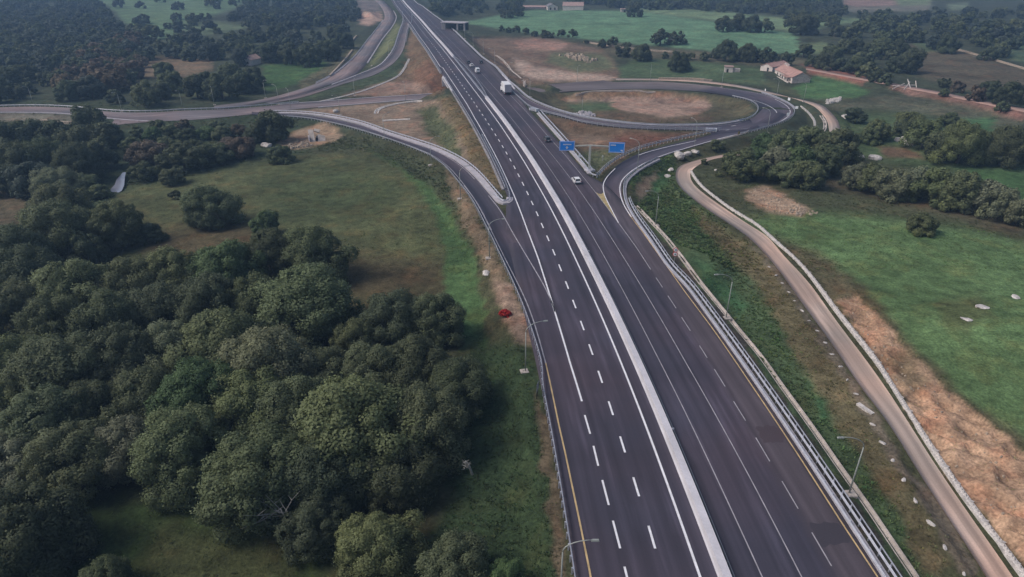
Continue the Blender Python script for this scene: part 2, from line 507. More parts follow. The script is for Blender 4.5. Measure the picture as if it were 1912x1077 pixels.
loop = ribbon_z(LOOP_OUT, ZO, LOOP_IN, ZI)
entry = ribbon_z([(1400, 222), (1383.4, 226.5), (1338.8, 233.5), (1279, 235.3), (1220, 235.5), (1158, 230.6), (1098.5, 222.4), (1054, 212), (1009.4, 195.8), (979.7, 180.5), (955, 157), (935, 138)],
                 [-2.6, -2.4, -2.1, -1.8, -1.5, -1.1, -.7, -.3, 0, 0, 0, 0],
                 [(1412, 240), (1395, 241.5), (1335, 243.3), (1279, 242.5), (1229, 241), (1172.8, 238.8), (1128, 234.2), (1083.7, 227.5), (1054, 218.6), (999, 204.5), (972, 184), (945, 158)],
                 [-2.7, -2.4, -2.1, -1.8, -1.5, -1.1, -.8, -.5, -.3, 0, 0, 0])
BL = [(470, 213.5), (516.8, 216.3), (569, 220.3), (613.7, 227.6), (660, 237.8), (738, 263.6), (802.6, 289.6), (832, 311), (861.5, 345), (883.5, 375), (911, 427), (937.5, 481), (970, 548), (991, 603), (1012.5, 680), (1028, 745)]
BR = [(470, 208.5), (516, 211), (569, 214.3), (620, 221), (680, 235), (716, 248), (772, 266), (816, 281), (859, 305), (885, 328), (912, 360), (935, 389), (962, 437), (988, 482), (1019, 535.7), (1040, 580), (1060, 640), (1075, 690)]
ZBL = [-6.3, -6.1, -5.7, -5.2, -4.6, -3.6, -2.4, -1.6, -.8, -.3, 0, 0, 0, 0, 0, 0]
ZBR = [-6.3, -6.1, -5.7, -5.2, -4.4, -3.9, -3.0, -2.2, -1.2, -.6, -.2, 0, 0, 0, 0, 0, 0, 0]
ramp_l = ribbon_z(BL, ZBL, BR, ZBR)
old = ribbon_z([(400, 197), (432.6, 193.3), (495, 184), (545, 171), (585, 158), (622, 140), (643, 124), (664, 105), (686, 76.5), (698, 61.5), (711.8, 43.5), (717.7, 33.4), (716, 20.9), (706.8, 6.7), (700, 0)], [-6.4] * 15,
               [(400, 203), (440, 199.5), (495, 190), (560, 175.8), (619.4, 156.5), (649, 147.6), (672.9, 131.3), (693.7, 103), (711.5, 74.9), (722, 61.5), (728.5, 53.5), (738.6, 35.1), (736.9, 25), (725.2, 10), (716, 1)], [-6.4] * 15)
offr = ribbon_z([(751, 12), (752.8, 25), (753.6, 39.3), (748.6, 53.5), (740.2, 80.2), (736.9, 89.4), (726.3, 104.6), (708.5, 122.4), (678.8, 136), (640, 151), (590, 168), (540, 181), (490, 190)],
                [-.1, -.2, -.5, -.9, -1.8, -2.2, -3.0, -4.0, -5.0, -5.8, -6.2, -6.4, -6.4],
                [(768, 25), (768, 36), (767, 42), (761.5, 54.3), (756, 83.6), (753.5, 91), (750, 99), (731, 121), (694, 141), (649, 154), (604, 169), (560, 182.5), (505, 193)],
                [-.1, -.2, -.5, -.9, -1.8, -2.2, -2.8, -4.0, -5.0, -5.8, -6.2, -6.4, -6.4])
low = ribbon_z([(980, 164), (940, 167), (880, 170), (815, 174.5), (753, 178.8), (678.8, 183.3), (604.6, 189.2), (560, 192.2), (432, 203), (340, 206.5), (280, 209.8), (219.7, 209), (175.7, 205.6), (128.9, 200.8), (58.6, 198.6), (0, 199.8), (-80, 202)], [-6.5] * 17,
               [(980, 176), (940, 178), (880, 180), (815, 183), (753, 187), (686, 192.5), (604, 199), (560, 203), (470, 213), (393, 220.8), (322.8, 225.5), (250, 224), (190, 218.5), (131.8, 212), (58.6, 209.5), (0, 209.3), (-80, 211)], [-6.5] * 17)
spur = ribbon_z([(420, 208), (340, 212), (280, 216), (215, 222)], [-6.52] * 4, [(420, 216.5), (340, 222), (280, 227), (205, 234)], [-6.52] * 4)
dirt = ribbon_z([(1420, 283), (1401, 284.5), (1371, 285.8), (1340, 290), (1300, 299), (1270, 309), (1261.5, 323), (1263, 338), (1272, 352), (1292, 369), (1325, 393), (1360, 416), (1395.8, 441), (1439, 485), (1506, 577), (1560, 651), (1606.7, 722), (1657, 786), (1717, 884), (1774, 971.4), (1841, 1073.5), (1880, 1140)],
                [-2.4] * 6 + [-2.2] * 2 + [-2, -1.8, -1.6, -1.4] + [-1.2] * 10,
                [(1420, 288), (1400, 290), (1371, 291), (1344, 294), (1313, 303), (1291, 318), (1288.5, 331), (1300, 349), (1329, 372), (1373.7, 403), (1397.5, 419), (1432, 440), (1461, 474.5), (1510, 527), (1563, 600.7), (1637, 699), (1702, 797), (1717, 822), (1790, 932), (1886, 1068.5), (1940, 1150)],
                [-2.4] * 5 + [-2.2] * 2 + [-2, -1.8, -1.6, -1.4] + [-1.2] * 10)
dirt2 = ribbon_z([(1150, 146.2), (1220, 146.6), (1294, 149), (1368.5, 157), (1428, 168.5), (1500.3, 189.5), (1519, 197.5), (1533.8, 210.5), (1545, 227), (1548.6, 245.8)], [-6, -6, -5.8, -5.4, -5, -4.4, -4.2, -4, -3.8, -3.6],
                 [(1150, 149.2), (1220, 149.6), (1294, 152.5), (1368.5, 161), (1428, 173), (1507.7, 188), (1533.8, 195.6), (1552.3, 210.5), (1564.5, 225.3), (1570, 243)], [-6, -6, -5.8, -5.4, -5, -4.4, -4.2, -4, -3.8, -3.6])
redt = ribbon_z([(1505, 126), (1560, 135.5), (1640, 150), (1700, 161), (1760, 171.5), (1850, 190), (1912, 201.5), (1990, 218)], [-4.5, -4.3, -4, -3.8, -3.5, -3, -2.6, -2],
                [(1505, 129.5), (1560, 140), (1640, 155), (1700, 166.5), (1760, 177.5), (1850, 197), (1912, 209), (1990, 226)], [-4.5, -4.3, -4, -3.8, -3.5, -3, -2.6, -2])

junc = ribbon_z([(1322, 240.5), (1345, 237), (1372, 231), (1396, 223), (1414, 212), (1424, 203)], [-1.95, -2.1, -2.4, -2.8, -3.4, -4.0], [(1328, 250), (1360, 248), (1400, 243), (1430, 236), (1456, 224), (1472, 210)], [-1.95, -2.1, -2.4, -2.8, -3.4, -4.0])
HW_S = np.arange(0, LEN, 3.0)
hw_l = np.array([ref_point(s, o) for s, o in zip(HW_S, left_edge(HW_S))])
hw_r = np.array([ref_point(s, o) for s, o in zip(HW_S, right_edge(HW_S))])

def poly_sd(U, V, poly):
    P = np.array(poly, float); n = len(P)
    d2 = np.full(U.shape, 1e12); ins = np.zeros(U.shape, bool)
    for i in range(n):
        a, b = P[i], P[(i + 1) % n]; ab = b - a
        t = np.clip(((U - a[0]) * ab[0] + (V - a[1]) * ab[1]) / max(ab @ ab, 1e-9), 0, 1)
        d2 = np.minimum(d2, (U - a[0] - t * ab[0]) ** 2 + (V - a[1] - t * ab[1]) ** 2)
        c = (a[1] > V) != (b[1] > V)
        with np.errstate(divide='ignore', invalid='ignore'):
            xx = (b[0] - a[0]) * (V - a[1]) / (b[1] - a[1]) + a[0]
        ins ^= c & (U < xx)
    d = np.sqrt(d2)
    return np.where(ins, d, -d)

# ------------------------------------------------------------------ terrain: natural height, cut and filled along the roads
NAT = [(300, 1000, -3.0), (600, 900, -3.0), (600, 450, -3.0), (850, 480, -1.8), (900, 800, -1.6), (960, 1050, -1.2), (0, 600, -5), (0, 900, -3.5), (240, 380, -6), (200, 330, -8), (60, 300, -8), (450, 250, -6.6), (100, 120, -8), (350, 90, -7), (600, 100, -6.6), (620, 20, -6),
       (1100, 110, -6), (1180, 200, -9.5), (1260, 198, -9.5), (1130, 198, -9.5), (1340, 200, -6.5), (1060, 200, -8.5), (1300, 50, -5), (1000, 40, -5), (1700, 60, -3), (1900, 60, -2), (1500, 140, -5), (1600, 300, -3), (1430, 270, -3.5), (1450, 380, -1.8), (1600, 600, -.3), (1850, 600, 1.2),
       (1850, 900, .6), (1912, 1000, .6), (1300, 420, -2.2), (1450, 650, -1.8), (1600, 900, -1.5), (1720, 1060, -1.4), (1700, 450, -.2), (1800, 280, -2), (1120, 260, -1.2), (1080, 250, -1.0), (1200, 260, -1.6), (800, 120, -4.5), (750, 200, -6.6), (850, 250, -4), (700, 215, -6.3), (400, 5, -6), (900, 5, -4.5), (1500, 5, -4)]
NP = np.array([at(u, v, z) for u, v, z in NAT])
YR = np.r_[12.0, np.geomspace(22, 1500, 740)]
TX = np.linspace(-1.25, 1.3, 600)
GX = TX[None, :] * (YR[:, None] + 30.0)
GY = np.repeat(YR[:, None], len(TX), 1)
gx, gy = GX.ravel(), GY.ravel()
num = np.zeros_like(gx); den = np.zeros_like(gx)
for p in NP:
    dd = (gx - p[0]) ** 2 + (gy - p[1]) ** 2
    w = 1.0 / (dd / (0.04 * (p[1] + 20) ** 2) + .3) ** 1.5
    num += w * p[2]; den += w
gz = num / den
gz += fbm(gx / 24, gy / 24, 3) * .55 * np.clip(gy / 100, .3, 2.0) + fbm(gx / 5, gy / 5, 9) * .14
cell = np.maximum(np.gradient(GY, axis=0), np.gradient(GX, axis=1)).ravel()

def corridor(c, hw, zr, flat=1.0, dn=.55, up=.6, gap=.16, mask=None):
    global gz
    b0 = c.min(0) - 45; b1 = c.max(0) + 45
    sel = np.where((gx > b0[0]) & (gx < b1[0]) & (gy > b0[1]) & (gy < b1[1]))[0]
    cx = c[:, 0].astype(np.float32); cy = c[:, 1].astype(np.float32)
    for k in range(0, len(sel), 6000):
        ii = sel[k:k + 6000]
        d2 = (gx[ii].astype(np.float32)[:, None] - cx) ** 2 + (gy[ii].astype(np.float32)[:, None] - cy) ** 2
        j = d2.argmin(1)
        d = np.sqrt(d2[np.arange(len(ii)), j]) - hw[j]
        f = flat + .8 * cell[ii]
        e = np.maximum(0, d - f)
        zr_ = zr[j] - gap
        ok = d < 45
        z = np.clip(gz[ii], zr_ - e * dn, zr_ + e * up)
        gz[ii] = np.where(ok, z, gz[ii])

hc = (hw_l + hw_r) / 2; hh = np.linalg.norm(hw_l[:, :2] - hw_r[:, :2], axis=1) / 2
hs = np.arange(len(hc))
# denser centre points so that distances stay true
hcc = resample(np.c_[hc[:, :2], hh], step=1.5)
corridor(hcc[:, :2], hcc[:, 2], np.zeros(len(hcc)), flat=2.2, up=.35)
for rb in (loop, entry, junc, offr, ramp_l, old):
    corridor(rb.c[:, :2], rb.hw, rb.c[:, 2], flat=1.6)
for rb in (dirt, dirt2, redt):
    corridor(rb.c[:, :2], rb.hw, rb.c[:, 2], flat=.8, gap=.10)
for rb in (low, spur):
    corridor(rb.c[:, :2], rb.hw, rb.c[:, 2], flat=1.0, up=.8)
# the slope that climbs from the dirt track to the green field on the right, and the crater inside the loop
cu, cv_ = project(gx, gy, gz)
m_ = (cu > 1040) & (cu < 1330) & (cv_ > 169) & (cv_ < 196)
gul = np.abs(vnoise(gx / 3.2, gy / 14, 77)) * 1.6 + np.abs(vnoise(gx / 1.5, gy / 8, 78)) * .6
gz = gz - np.where(m_, gul * np.clip((cv_ - 170) / 4, 0, 1) * np.clip((194 - cv_) / 8, 0, 1), 0)
m_ = poly_sd(cu, cv_, [(1560, 555), (1600, 545), (1700, 645), (1800, 745), (1960, 880), (1960, 1120), (1860, 1010), (1780, 890), (1690, 770), (1620, 650)])
near_ = np.clip(m_ / 10, 0, 1) * (gy < 260)
gz = gz + near_ * (np.abs(vnoise(gx / 2.6 + gy / 5, gy / 3.0 - gx / 6, 91)) * -1.2 + vnoise(gx / .9, gy / .9, 92) * .22)
gz = gz.reshape(GX.shape)
GZ = gz

def z_at(x, y):
    x = np.asarray(x, float); y = np.asarray(y, float)
    fr = np.interp(y, YR, np.arange(len(YR))); fc = np.interp(x / (y + 30.0), TX, np.arange(len(TX)))
    i = np.clip(fr.astype(int), 0, len(YR) - 2); j = np.clip(fc.astype(int), 0, len(TX) - 2)
    a = fr - i; b = fc - j
    return (GZ[i, j] * (1 - b) + GZ[i, j + 1] * b) * (1 - a) + (GZ[i + 1, j] * (1 - b) + GZ[i + 1, j + 1] * b) * a

def ground(u, v, lift=0.0):
    """point of the terrain (plus lift) seen at photo pixel (u, v)"""
    z = -2.0
    for _ in range(8):
        p = at(u, v, z + lift)
        z = .5 * z + .5 * float(z_at(p[0], p[1]))
    p = at(u, v, z + lift)
    return np.array([p[0], p[1], float(z_at(p[0], p[1]))])

# ------------------------------------------------------------------ ground cover: what grows or lies where (regions, softness in pixels, colour, weeds per m2, weed height)
OL = (.062, .064, .034)
COVER = [
    # (polygon, soft, colour, weeds, weed height)
    ([(-200, -50), (2100, -50), (2100, 260), (-200, 260)], 20, (.050, .060, .036), .0, .5),
    ([(-200, 180), (560, 205), (640, 230), (560, 300), (400, 330), (-200, 520)], 14, (.042, .056, .030), .03, .8),
    ([(0, 335), (70, 345), (120, 400), (60, 440), (-50, 440)], 14, (.10, .083, .052), .02, .4),
    ([(160, 400), (240, 350), (420, 312), (520, 296), (690, 284), (790, 350), (835, 440), (835, 545), (600, 570), (300, 500), (160, 480)], 10, (.084, .094, .044), .05, .3),
    ([(250, 440), (420, 400), (640, 470), (830, 490), (835, 550), (600, 570), (300, 500)], 30, (.078, .064, .036), .05, .3),
    ([(480, 330), (640, 310), (760, 350), (700, 400), (520, 420)], 30, (.062, .078, .036), .04, .3),
    ([(690, 280), (730, 292), (800, 345), (850, 410), (885, 480), (905, 560), (910, 650), (860, 650), (832, 560), (830, 450), (800, 380), (740, 310)], 7, (.068, .118, .046), .25, .25),
    ([(560, 262), (680, 255), (800, 300), (850, 350), (900, 440), (880, 450), (820, 360), (700, 280), (600, 282)], 8, (.055, .064, .035), .35, .6),
    ([(830, 318), (865, 352), (905, 430), (950, 520), (990, 610), (1000, 660), (970, 640), (925, 545), (880, 440), (845, 370)], 7, (.17, .128, .085), .12, .4),
    ([(925, 520), (955, 530), (995, 610), (1000, 650), (975, 640), (940, 590)], 6, (.22, .155, .115), .05, .3),
    ([(905, 660), (935, 660), (940, 710), (910, 705)], 8, (.20, .125, .09), .05, .3),
    ([(870, 640), (1000, 640), (1030, 780), (1060, 1100), (760, 1100), (860, 860)], 20, (.036, .056, .026), .5, .6),
    ([(1000, 730), (1030, 790), (1062, 1080), (1040, 1080), (1010, 850)], 6, (.11, .085, .055), .2, .4),
    ([(-50, 920), (480, 930), (600, 1000), (640, 1120), (-50, 1120)], 30, (.036, .056, .020), .25, .4),
    ([(300, 980), (560, 1000), (560, 1090), (260, 1090)], 40, (.050, .056, .024), .2, .4),
    # west road verge and the low meadow
    ([(-50, 210), (150, 213), (170, 225), (-50, 228)], 4, (.15, .138, .105), .02, .5),
    ([(490, 122), (600, 108), (620, 130), (560, 155), (500, 172), (488, 150)], 5, (.060, .115, .042), .02, .4),
    ([(560, 152), (640, 105), (665, 85), (672, 100), (620, 148), (560, 168)], 4, (.115, .11, .065), .03, .5),
    ([(250, 112), (330, 104), (400, 112), (395, 130), (330, 148), (265, 142)], 5, (.17, .128, .082), .0, .4),
    ([(258, 160), (300, 172), (420, 188), (480, 180), (470, 170), (330, 160)], 5, (.075, .090, .045), .02, .4),
    ([(170, -10), (470, -10), (440, 14), (350, 45), (330, 70), (262, 78), (215, 20)], 5, (.105, .165, .085), .0, .3),
    ([(330, 45), (400, 40), (470, 50), (400, 62), (335, 66)], 6, (.11, .15, .08), .0, .3),
    ([(672, 20), (712, 22), (715, 36), (690, 48), (672, 44)], 3, (.40, .28, .22), .0, .3),
    ([(665, -5), (705, -5), (712, 20), (672, 20)], 4, (.17, .145, .135), .0, .3),
    ([(735, 40), (748, 50), (735, 85), (705, 115), (690, 125), (712, 85)], 4, (.13, .145, .070), .03, .5),
    # embankment between the off-ramp and the highway, and the ground under the bridge
    ([(772, 45), (828, 140), (812, 178), (720, 178), (752, 112)], 4, (.16, .112, .070), .05, .5),
    ([(800, 110), (835, 150), (825, 172), (770, 165), (775, 130)], 8, (.17, .098, .064), .05, .4),
    ([(757, 92), (757, 118), (735, 142), (690, 162), (590, 184), (560, 186), (650, 156), (700, 138), (735, 118)], 4, (.066, .088, .048), .05, .5),
    ([(640, 178), (720, 152), (760, 150), (800, 160), (800, 174), (700, 182)], 4, (.24, .165, .125), .01, .3),
    ([(560, 204), (700, 193), (820, 184), (850, 210), (900, 285), (935, 355), (905, 340), (870, 308), (780, 262), (690, 233), (600, 212), (520, 207)], 4, (.215, .162, .118), .02, .3),
    ([(780, 205), (815, 195), (850, 240), (860, 300), (835, 290), (800, 250)], 8, (.085, .095, .050), .1, .5),
    ([(820, 182), (848, 180), (905, 260), (945, 350), (925, 350), (880, 300), (850, 240)], 6, (.135, .105, .058), .1, .5),
    ([(515, 268), (560, 242), (610, 226), (640, 240), (628, 262), (590, 272), (545, 280)], 5, (.30, .215, .145), .0, .3),
    # right of the highway, beyond the bridge
    ([(880, 70), (1010, 70), (1130, 92), (1165, 145), (1010, 157), (965, 163), (900, 98)], 6, (.165, .118, .085), .01, .4),
    ([(955, 78), (1000, 72), (1060, 82), (1050, 92), (975, 92)], 5, (.30, .19, .145), .0, .4),
    ([(1030, 98), (1130, 100), (1150, 128), (1080, 135), (1020, 115)], 6, (.115, .125, .070), .0, .4),
    ([(960, 105), (1000, 125), (1060, 135), (1125, 140), (1150, 145), (1135, 151), (1030, 151), (985, 145), (962, 125)], 5, (.36, .27, .215), .0, .3),
    ([(1155, 130), (1190, 108), (1260, 108), (1420, 128), (1440, 160), (1300, 147), (1160, 145)], 5, (.075, .112, .056), .0, .3),
    ([(1100, 78), (1300, 96), (1500, 110), (1500, 125), (1300, 112), (1150, 105)], 5, (.105, .095, .060), .0, .5),
    ([(860, 42), (935, 28), (1000, 18), (1190, 20), (1330, 40), (1480, 62), (1505, 100), (1340, 96), (1120, 76), (960, 58)], 3, (.120, .218, .122), .0, .2),
    ([(1190, 14), (1340, 20), (1480, 35), (1540, 30), (1640, 38), (1560, 46), (1490, 60), (1330, 38), (1200, 22)], 4, (.150, .215, .115), .0, .2),
    ([(1490, 85), (1540, 78), (1560, 92), (1520, 100)], 4, (.12, .16, .08), .0, .2),
    ([(1575, -5), (1738, -5), (1735, 10), (1600, 14), (1576, 8)], 3, (.24, .165, .14), .0, .2),
    ([(1665, -5), (1738, -5), (1735, 10), (1680, 13)], 3, (.16, .20, .115), .0, .2),
    ([(1580, 12), (1740, 10), (1735, 20), (1590, 22)], 4, (.155, .15, .12), .0, .2),
    ([(1770, 8), (1810, 5), (1805, 18), (1775, 18)], 4, (.15, .19, .12), .0, .2),
    ([(1690, 90), (1710, 72), (1740, 85), (1800, 95), (1912, 130), (1950, 190), (1850, 178), (1740, 150), (1700, 130)], 6, (.095, .082, .055), .0, .4),
    ([(1700, 75), (1735, 78), (1760, 95), (1720, 98)], 5, (.085, .12, .065), .0, .4),
    ([(1870, 88), (1950, 78), (1950, 130), (1880, 108)], 5, (.075, .11, .062), .0, .4),
    ([(1500, 120), (1580, 132), (1620, 142), (1610, 160), (1575, 152), (1510, 138)], 4, (.24, .115, .085), .0, .4),
    ([(1660, 160), (1720, 170), (1912, 208), (1912, 228), (1820, 208), (1700, 180)], 4, (.23, .125, .10), .0, .4),
    ([(1470, 168), (1525, 142), (1570, 150), (1625, 170), (1600, 182), (1540, 186), (1500, 182)], 4, (.072, .140, .056), .0, .2),
    ([(1420, 150), (1470, 158), (1500, 180), (1450, 170)], 4, (.09, .105, .055), .0, .3),
    ([(1540, 188), (1620, 182), (1720, 178), (1850, 205), (1912, 230), (1912, 260), (1750, 215), (1640, 205), (1560, 215)], 8, (.090, .094, .062), .02, .5),
    ([(1560, 215), (1640, 208), (1740, 222), (1912, 245), (1950, 440), (1800, 330), (1640, 300), (1570, 280)], 14, (.074, .108, .050), .03, .4),
    ([(1800, 222), (1860, 220), (1850, 245), (1800, 240)], 6, (.060, .125, .055), .0, .3),
    ([(1780, 310), (1912, 320), (1950, 420), (1880, 370)], 8, (.060, .115, .045), .02, .3),
    ([(1645, 275), (1700, 278), (1720, 295), (1650, 292)], 5, (.13, .088, .056), .02, .4),
    # loop interior
    ([(975, 168), (1060, 173), (1143, 168), (1220, 168), (1346, 178), (1400, 190), (1412, 208), (1360, 226), (1220, 231), (1098, 218), (1040, 205), (990, 182)], 4, (.100, .092, .055), .03, .4),
    ([(1050, 184), (1075, 175), (1143, 170), (1240, 171), (1310, 182), (1328, 198), (1310, 212), (1240, 220), (1180, 212), (1140, 200), (1080, 196)], 4, (.31, .215, .165), .0, .3),
    ([(1060, 196), (1095, 188), (1140, 190), (1150, 204), (1100, 212), (1075, 208)], 5, (.080, .112, .058), .02, .3),
    ([(1110, 207), (1180, 212), (1240, 220), (1330, 214), (1330, 226), (1220, 230), (1120, 220)], 4, (.125, .092, .062), .03, .5),
    ([(1052, 184), (1083, 171.5), (1143, 168.5), (1240, 170), (1320, 182), (1318, 188), (1240, 180), (1143, 181), (1080, 187)], 3, (.215, .145, .092), .01, .3),
    # gore between highway and loop
    ([(1005, 214), (1054, 221), (1120, 236), (1229, 245), (1330, 246), (1240, 268), (1180, 285), (1125, 325), (1095, 318), (1045, 256)], 4, (.135, .094, .064), .06, .4),
    ([(1180, 250), (1290, 252), (1230, 268), (1170, 276), (1130, 262)], 8, (.165, .085, .060), .05, .4),
    ([(1040, 245), (1110, 252), (1140, 262), (1100, 272), (1060, 265)], 8, (.24, .175, .125), .03, .3),
    ([(1070, 285), (1150, 278), (1150, 296), (1118, 322), (1098, 318)], 6, (.105, .115, .064), .12, .4),
    # right verge
    ([(1165, 310), (1260, 280), (1262, 345), (1400, 460), (1620, 800), (1740, 1090), (1690, 1090), (1560, 890), (1400, 650), (1270, 485), (1190, 395)], 6, (.068, .100, .048), .6, .7),
    ([(1210, 330), (1245, 320), (1250, 350), (1222, 362)], 8, (.050, .105, .045), .2, .4),
    ([(1290, 480), (1330, 500), (1400, 570), (1380, 590), (1330, 545)], 14, (.046, .098, .044), .3, .5),
    ([(1500, 690), (1540, 720), (1570, 780), (1540, 780)], 10, (.046, .105, .046), .3, .5),
    ([(1290, 385), (1390, 450), (1440, 500), (1530, 630), (1610, 770), (1680, 880), (1770, 1060), (1730, 1080), (1610, 850), (1500, 690), (1420, 540), (1330, 450)], 10, (.125, .105, .058), .35, .5),
    ([(1395, 442), (1437, 487), (1504, 580), (1560, 658), (1610, 735), (1660, 805), (1720, 900), (1780, 995), (1830, 1080), (1790, 1080), (1690, 890), (1590, 735), (1480, 560), (1420, 480)], 5, (.140, .115, .085), .12, .3),
    ([(1190, 340), (1228, 318), (1216, 350), (1190, 375), (1180, 360)], 5, (.22, .165, .115), .05, .3),
    ([(1190, 402), (1270, 485), (1400, 655), (1560, 890), (1690, 1085), (1660, 1085), (1540, 900), (1380, 665), (1255, 490)], 4, (.058, .052, .044), .04, .2),
    # right field
    ([(1300, 318), (1420, 300), (1560, 330), (1700, 370), (1912, 420), (1950, 480), (1600, 440), (1400, 410), (1320, 345)], 14, (.070, .078, .042), .15, .4),
    ([(1395, 410), (1500, 395), (1650, 405), (1800, 425), (1950, 460), (1950, 870), (1790, 730), (1700, 640), (1610, 540), (1500, 470), (1430, 440)], 16, (.100, .160, .066), .26, .24),
    ([(1440, 440), (1520, 465), (1620, 540), (1700, 640), (1800, 735), (1950, 850), (1950, 900), (1800, 790), (1680, 690), (1560, 560), (1480, 480)], 12, (.090, .082, .046), .25, .45),
    ([(1530, 520), (1570, 525), (1610, 555), (1590, 590), (1550, 560)], 8, (.14, .115, .065), .15, .4),
    ([(1568, 562), (1590, 548), (1640, 590), (1700, 660), (1800, 755), (1860, 800), (1950, 880), (1950, 1100), (1900, 1045), (1790, 905), (1700, 770), (1630, 660)], 5, (.375, .245, .162), .3, .3),
    ([(1640, 660), (1700, 650), (1740, 720), (1700, 740)], 14, (.20, .145, .09), .12, .35),
    ([(1395, 358), (1425, 346), (1470, 366), (1515, 392), (1490, 404), (1430, 392), (1400, 376)], 6, (.33, .235, .165), .0, .3),
    ([(1460, 300), (1540, 330), (1600, 345), (1912, 420), (1912, 440), (1700, 385), (1500, 345)], 12, (.098, .086, .056), .06, .4),
    ([(1750, 560), (1830, 550), (1860, 590), (1800, 620), (1750, 600)], 14, (.085, .105, .045), .05, .25),
]
wx = gx + vnoise(gx / 2.2, gy / 2.2, 25) * .8 + fbm(gx / 9, gy / 9, 21) * np.clip(gy * .007, .6, 2.5)
wy = gy + vnoise(gx / 2.2, gy / 2.2, 26) * .8 + fbm(gx / 9, gy / 9, 22) * np.clip(gy * .010, .8, 4.5)
PU, PV = project(wx, wy, GZ.ravel())

cov = np.tile(np.array(OL), (len(gx), 1)); weed = np.full(len(gx), .1); weedh = np.full(len(gx), .4)
for poly, soft, c, wd, wh in COVER:
    P = np.array(poly)
    m = np.where((PU > P[:, 0].min() - soft) & (PU < P[:, 0].max() + soft) & (PV > P[:, 1].min() - soft) & (PV < P[:, 1].max() + soft) & (gy > 15))[0]
    if not len(m): continue
    a = np.clip(poly_sd(PU[m], PV[m], poly) / soft * .5 + .5, 0, 1)
    a = a * a * (3 - 2 * a)
    cov[m] += (np.array(c) - cov[m]) * a[:, None]
    weed[m] += (wd - weed[m]) * a; weedh[m] += (wh - weedh[m]) * a

def ground_material():
    m = bpy.data.materials.new('ground_cover'); m.use_nodes = True
    N, L = m.node_tree.nodes, m.node_tree.links
    b = N['Principled BSDF']; b.inputs['Roughness'].default_value = .95; b.inputs['Specular IOR Level'].default_value = .1
    a = N.new('ShaderNodeAttribute'); a.attribute_name = 'cover'
    g = N.new('ShaderNodeNewGeometry')
    def nz(scale, d, lo, hi):
        n = N.new('ShaderNodeTexNoise'); n.inputs['Scale'].default_value = scale; n.inputs['Detail'].default_value = d; n.inputs['Roughness'].default_value = .6
        L.new(g.outputs['Position'], n.inputs['Vector'])
        r = N.new('ShaderNodeMapRange'); r.inputs[1].default_value = .3; r.inputs[2].default_value = .7; r.inputs[3].default_value = lo; r.inputs[4].default_value = hi
        L.new(n.outputs[0], r.inputs[0]); return r.outputs[0], n.outputs[0]
    f1, _ = nz(.06, 6, .68, 1.36); f2, _ = nz(.45, 6, .62, 1.40); f3, h3 = nz(2.6, 5, .62, 1.4)
    k = N.new('ShaderNodeMath'); k.operation = 'MULTIPLY'; L.new(f1, k.inputs[0]); L.new(f2, k.inputs[1])
    k2 = N.new('ShaderNodeMath'); k2.operation = 'MULTIPLY'; L.new(k.outputs[0], k2.inputs[0]); L.new(f3, k2.inputs[1])
    mx = N.new('ShaderNodeMix'); mx.data_type = 'RGBA'; mx.blend_type = 'MULTIPLY'; mx.inputs[7].default_value = (1.35, 1.0, .9, 1)
    _, h4 = nz(.16, 5, 0, 1)
    r4 = N.new('ShaderNodeMapRange'); r4.inputs[1].default_value = .5; r4.inputs[2].default_value = .72; r4.inputs[4].default_value = .85; L.new(h4, r4.inputs[0])
    L.new(r4.outputs[0], mx.inputs[0]); L.new(a.outputs['Color'], mx.inputs[6])
    s = N.new('ShaderNodeVectorMath'); s.operation = 'SCALE'; L.new(mx.outputs[2], s.inputs[0]); L.new(k2.outputs[0], s.inputs['Scale'])
    L.new(s.outputs[0], b.inputs['Base Color'])
    bp = N.new('ShaderNodeBump'); bp.inputs['Strength'].default_value = .7; bp.inputs['Distance'].default_value = .25
    L.new(h3, bp.inputs['Height']); L.new(bp.outputs[0], b.inputs['Normal'])
    return m
M['ground'] = ground_material()

nr_, nc_ = GX.shape
me = bpy.data.meshes.new('ground')
vs = np.stack([gx, gy, GZ.ravel()], 1).astype(np.float32)
idx = np.arange(nr_ * nc_).reshape(nr_, nc_)
quads = np.stack([idx[:-1, :-1], idx[:-1, 1:], idx[1:, 1:], idx[1:, :-1]], -1).reshape(-1, 4)
def fast_mesh(me, V, Q):
    k = Q.shape[1]
    me.vertices.add(len(V)); me.vertices.foreach_set('co', np.asarray(V, np.float32).ravel())
    me.loops.add(Q.size); me.loops.foreach_set('vertex_index', Q.ravel().astype(np.int32))
    me.polygons.add(len(Q)); me.polygons.foreach_set('loop_start', np.arange(0, Q.size, k, dtype=np.int32))
    me.polygons.foreach_set('loop_total', np.full(len(Q), k, np.int32))
    me.update(calc_edges=True)
fast_mesh(me, vs, quads)
ca = me.color_attributes.new('cover', 'FLOAT_COLOR', 'POINT')
ca.data.foreach_set('color', np.c_[cov, np.ones(len(cov))].astype(np.float32).ravel())
me.polygons.foreach_set('use_smooth', np.ones(len(quads), bool))
me.materials.append(M['ground'])
tag(link('ground', me), kind='structure')

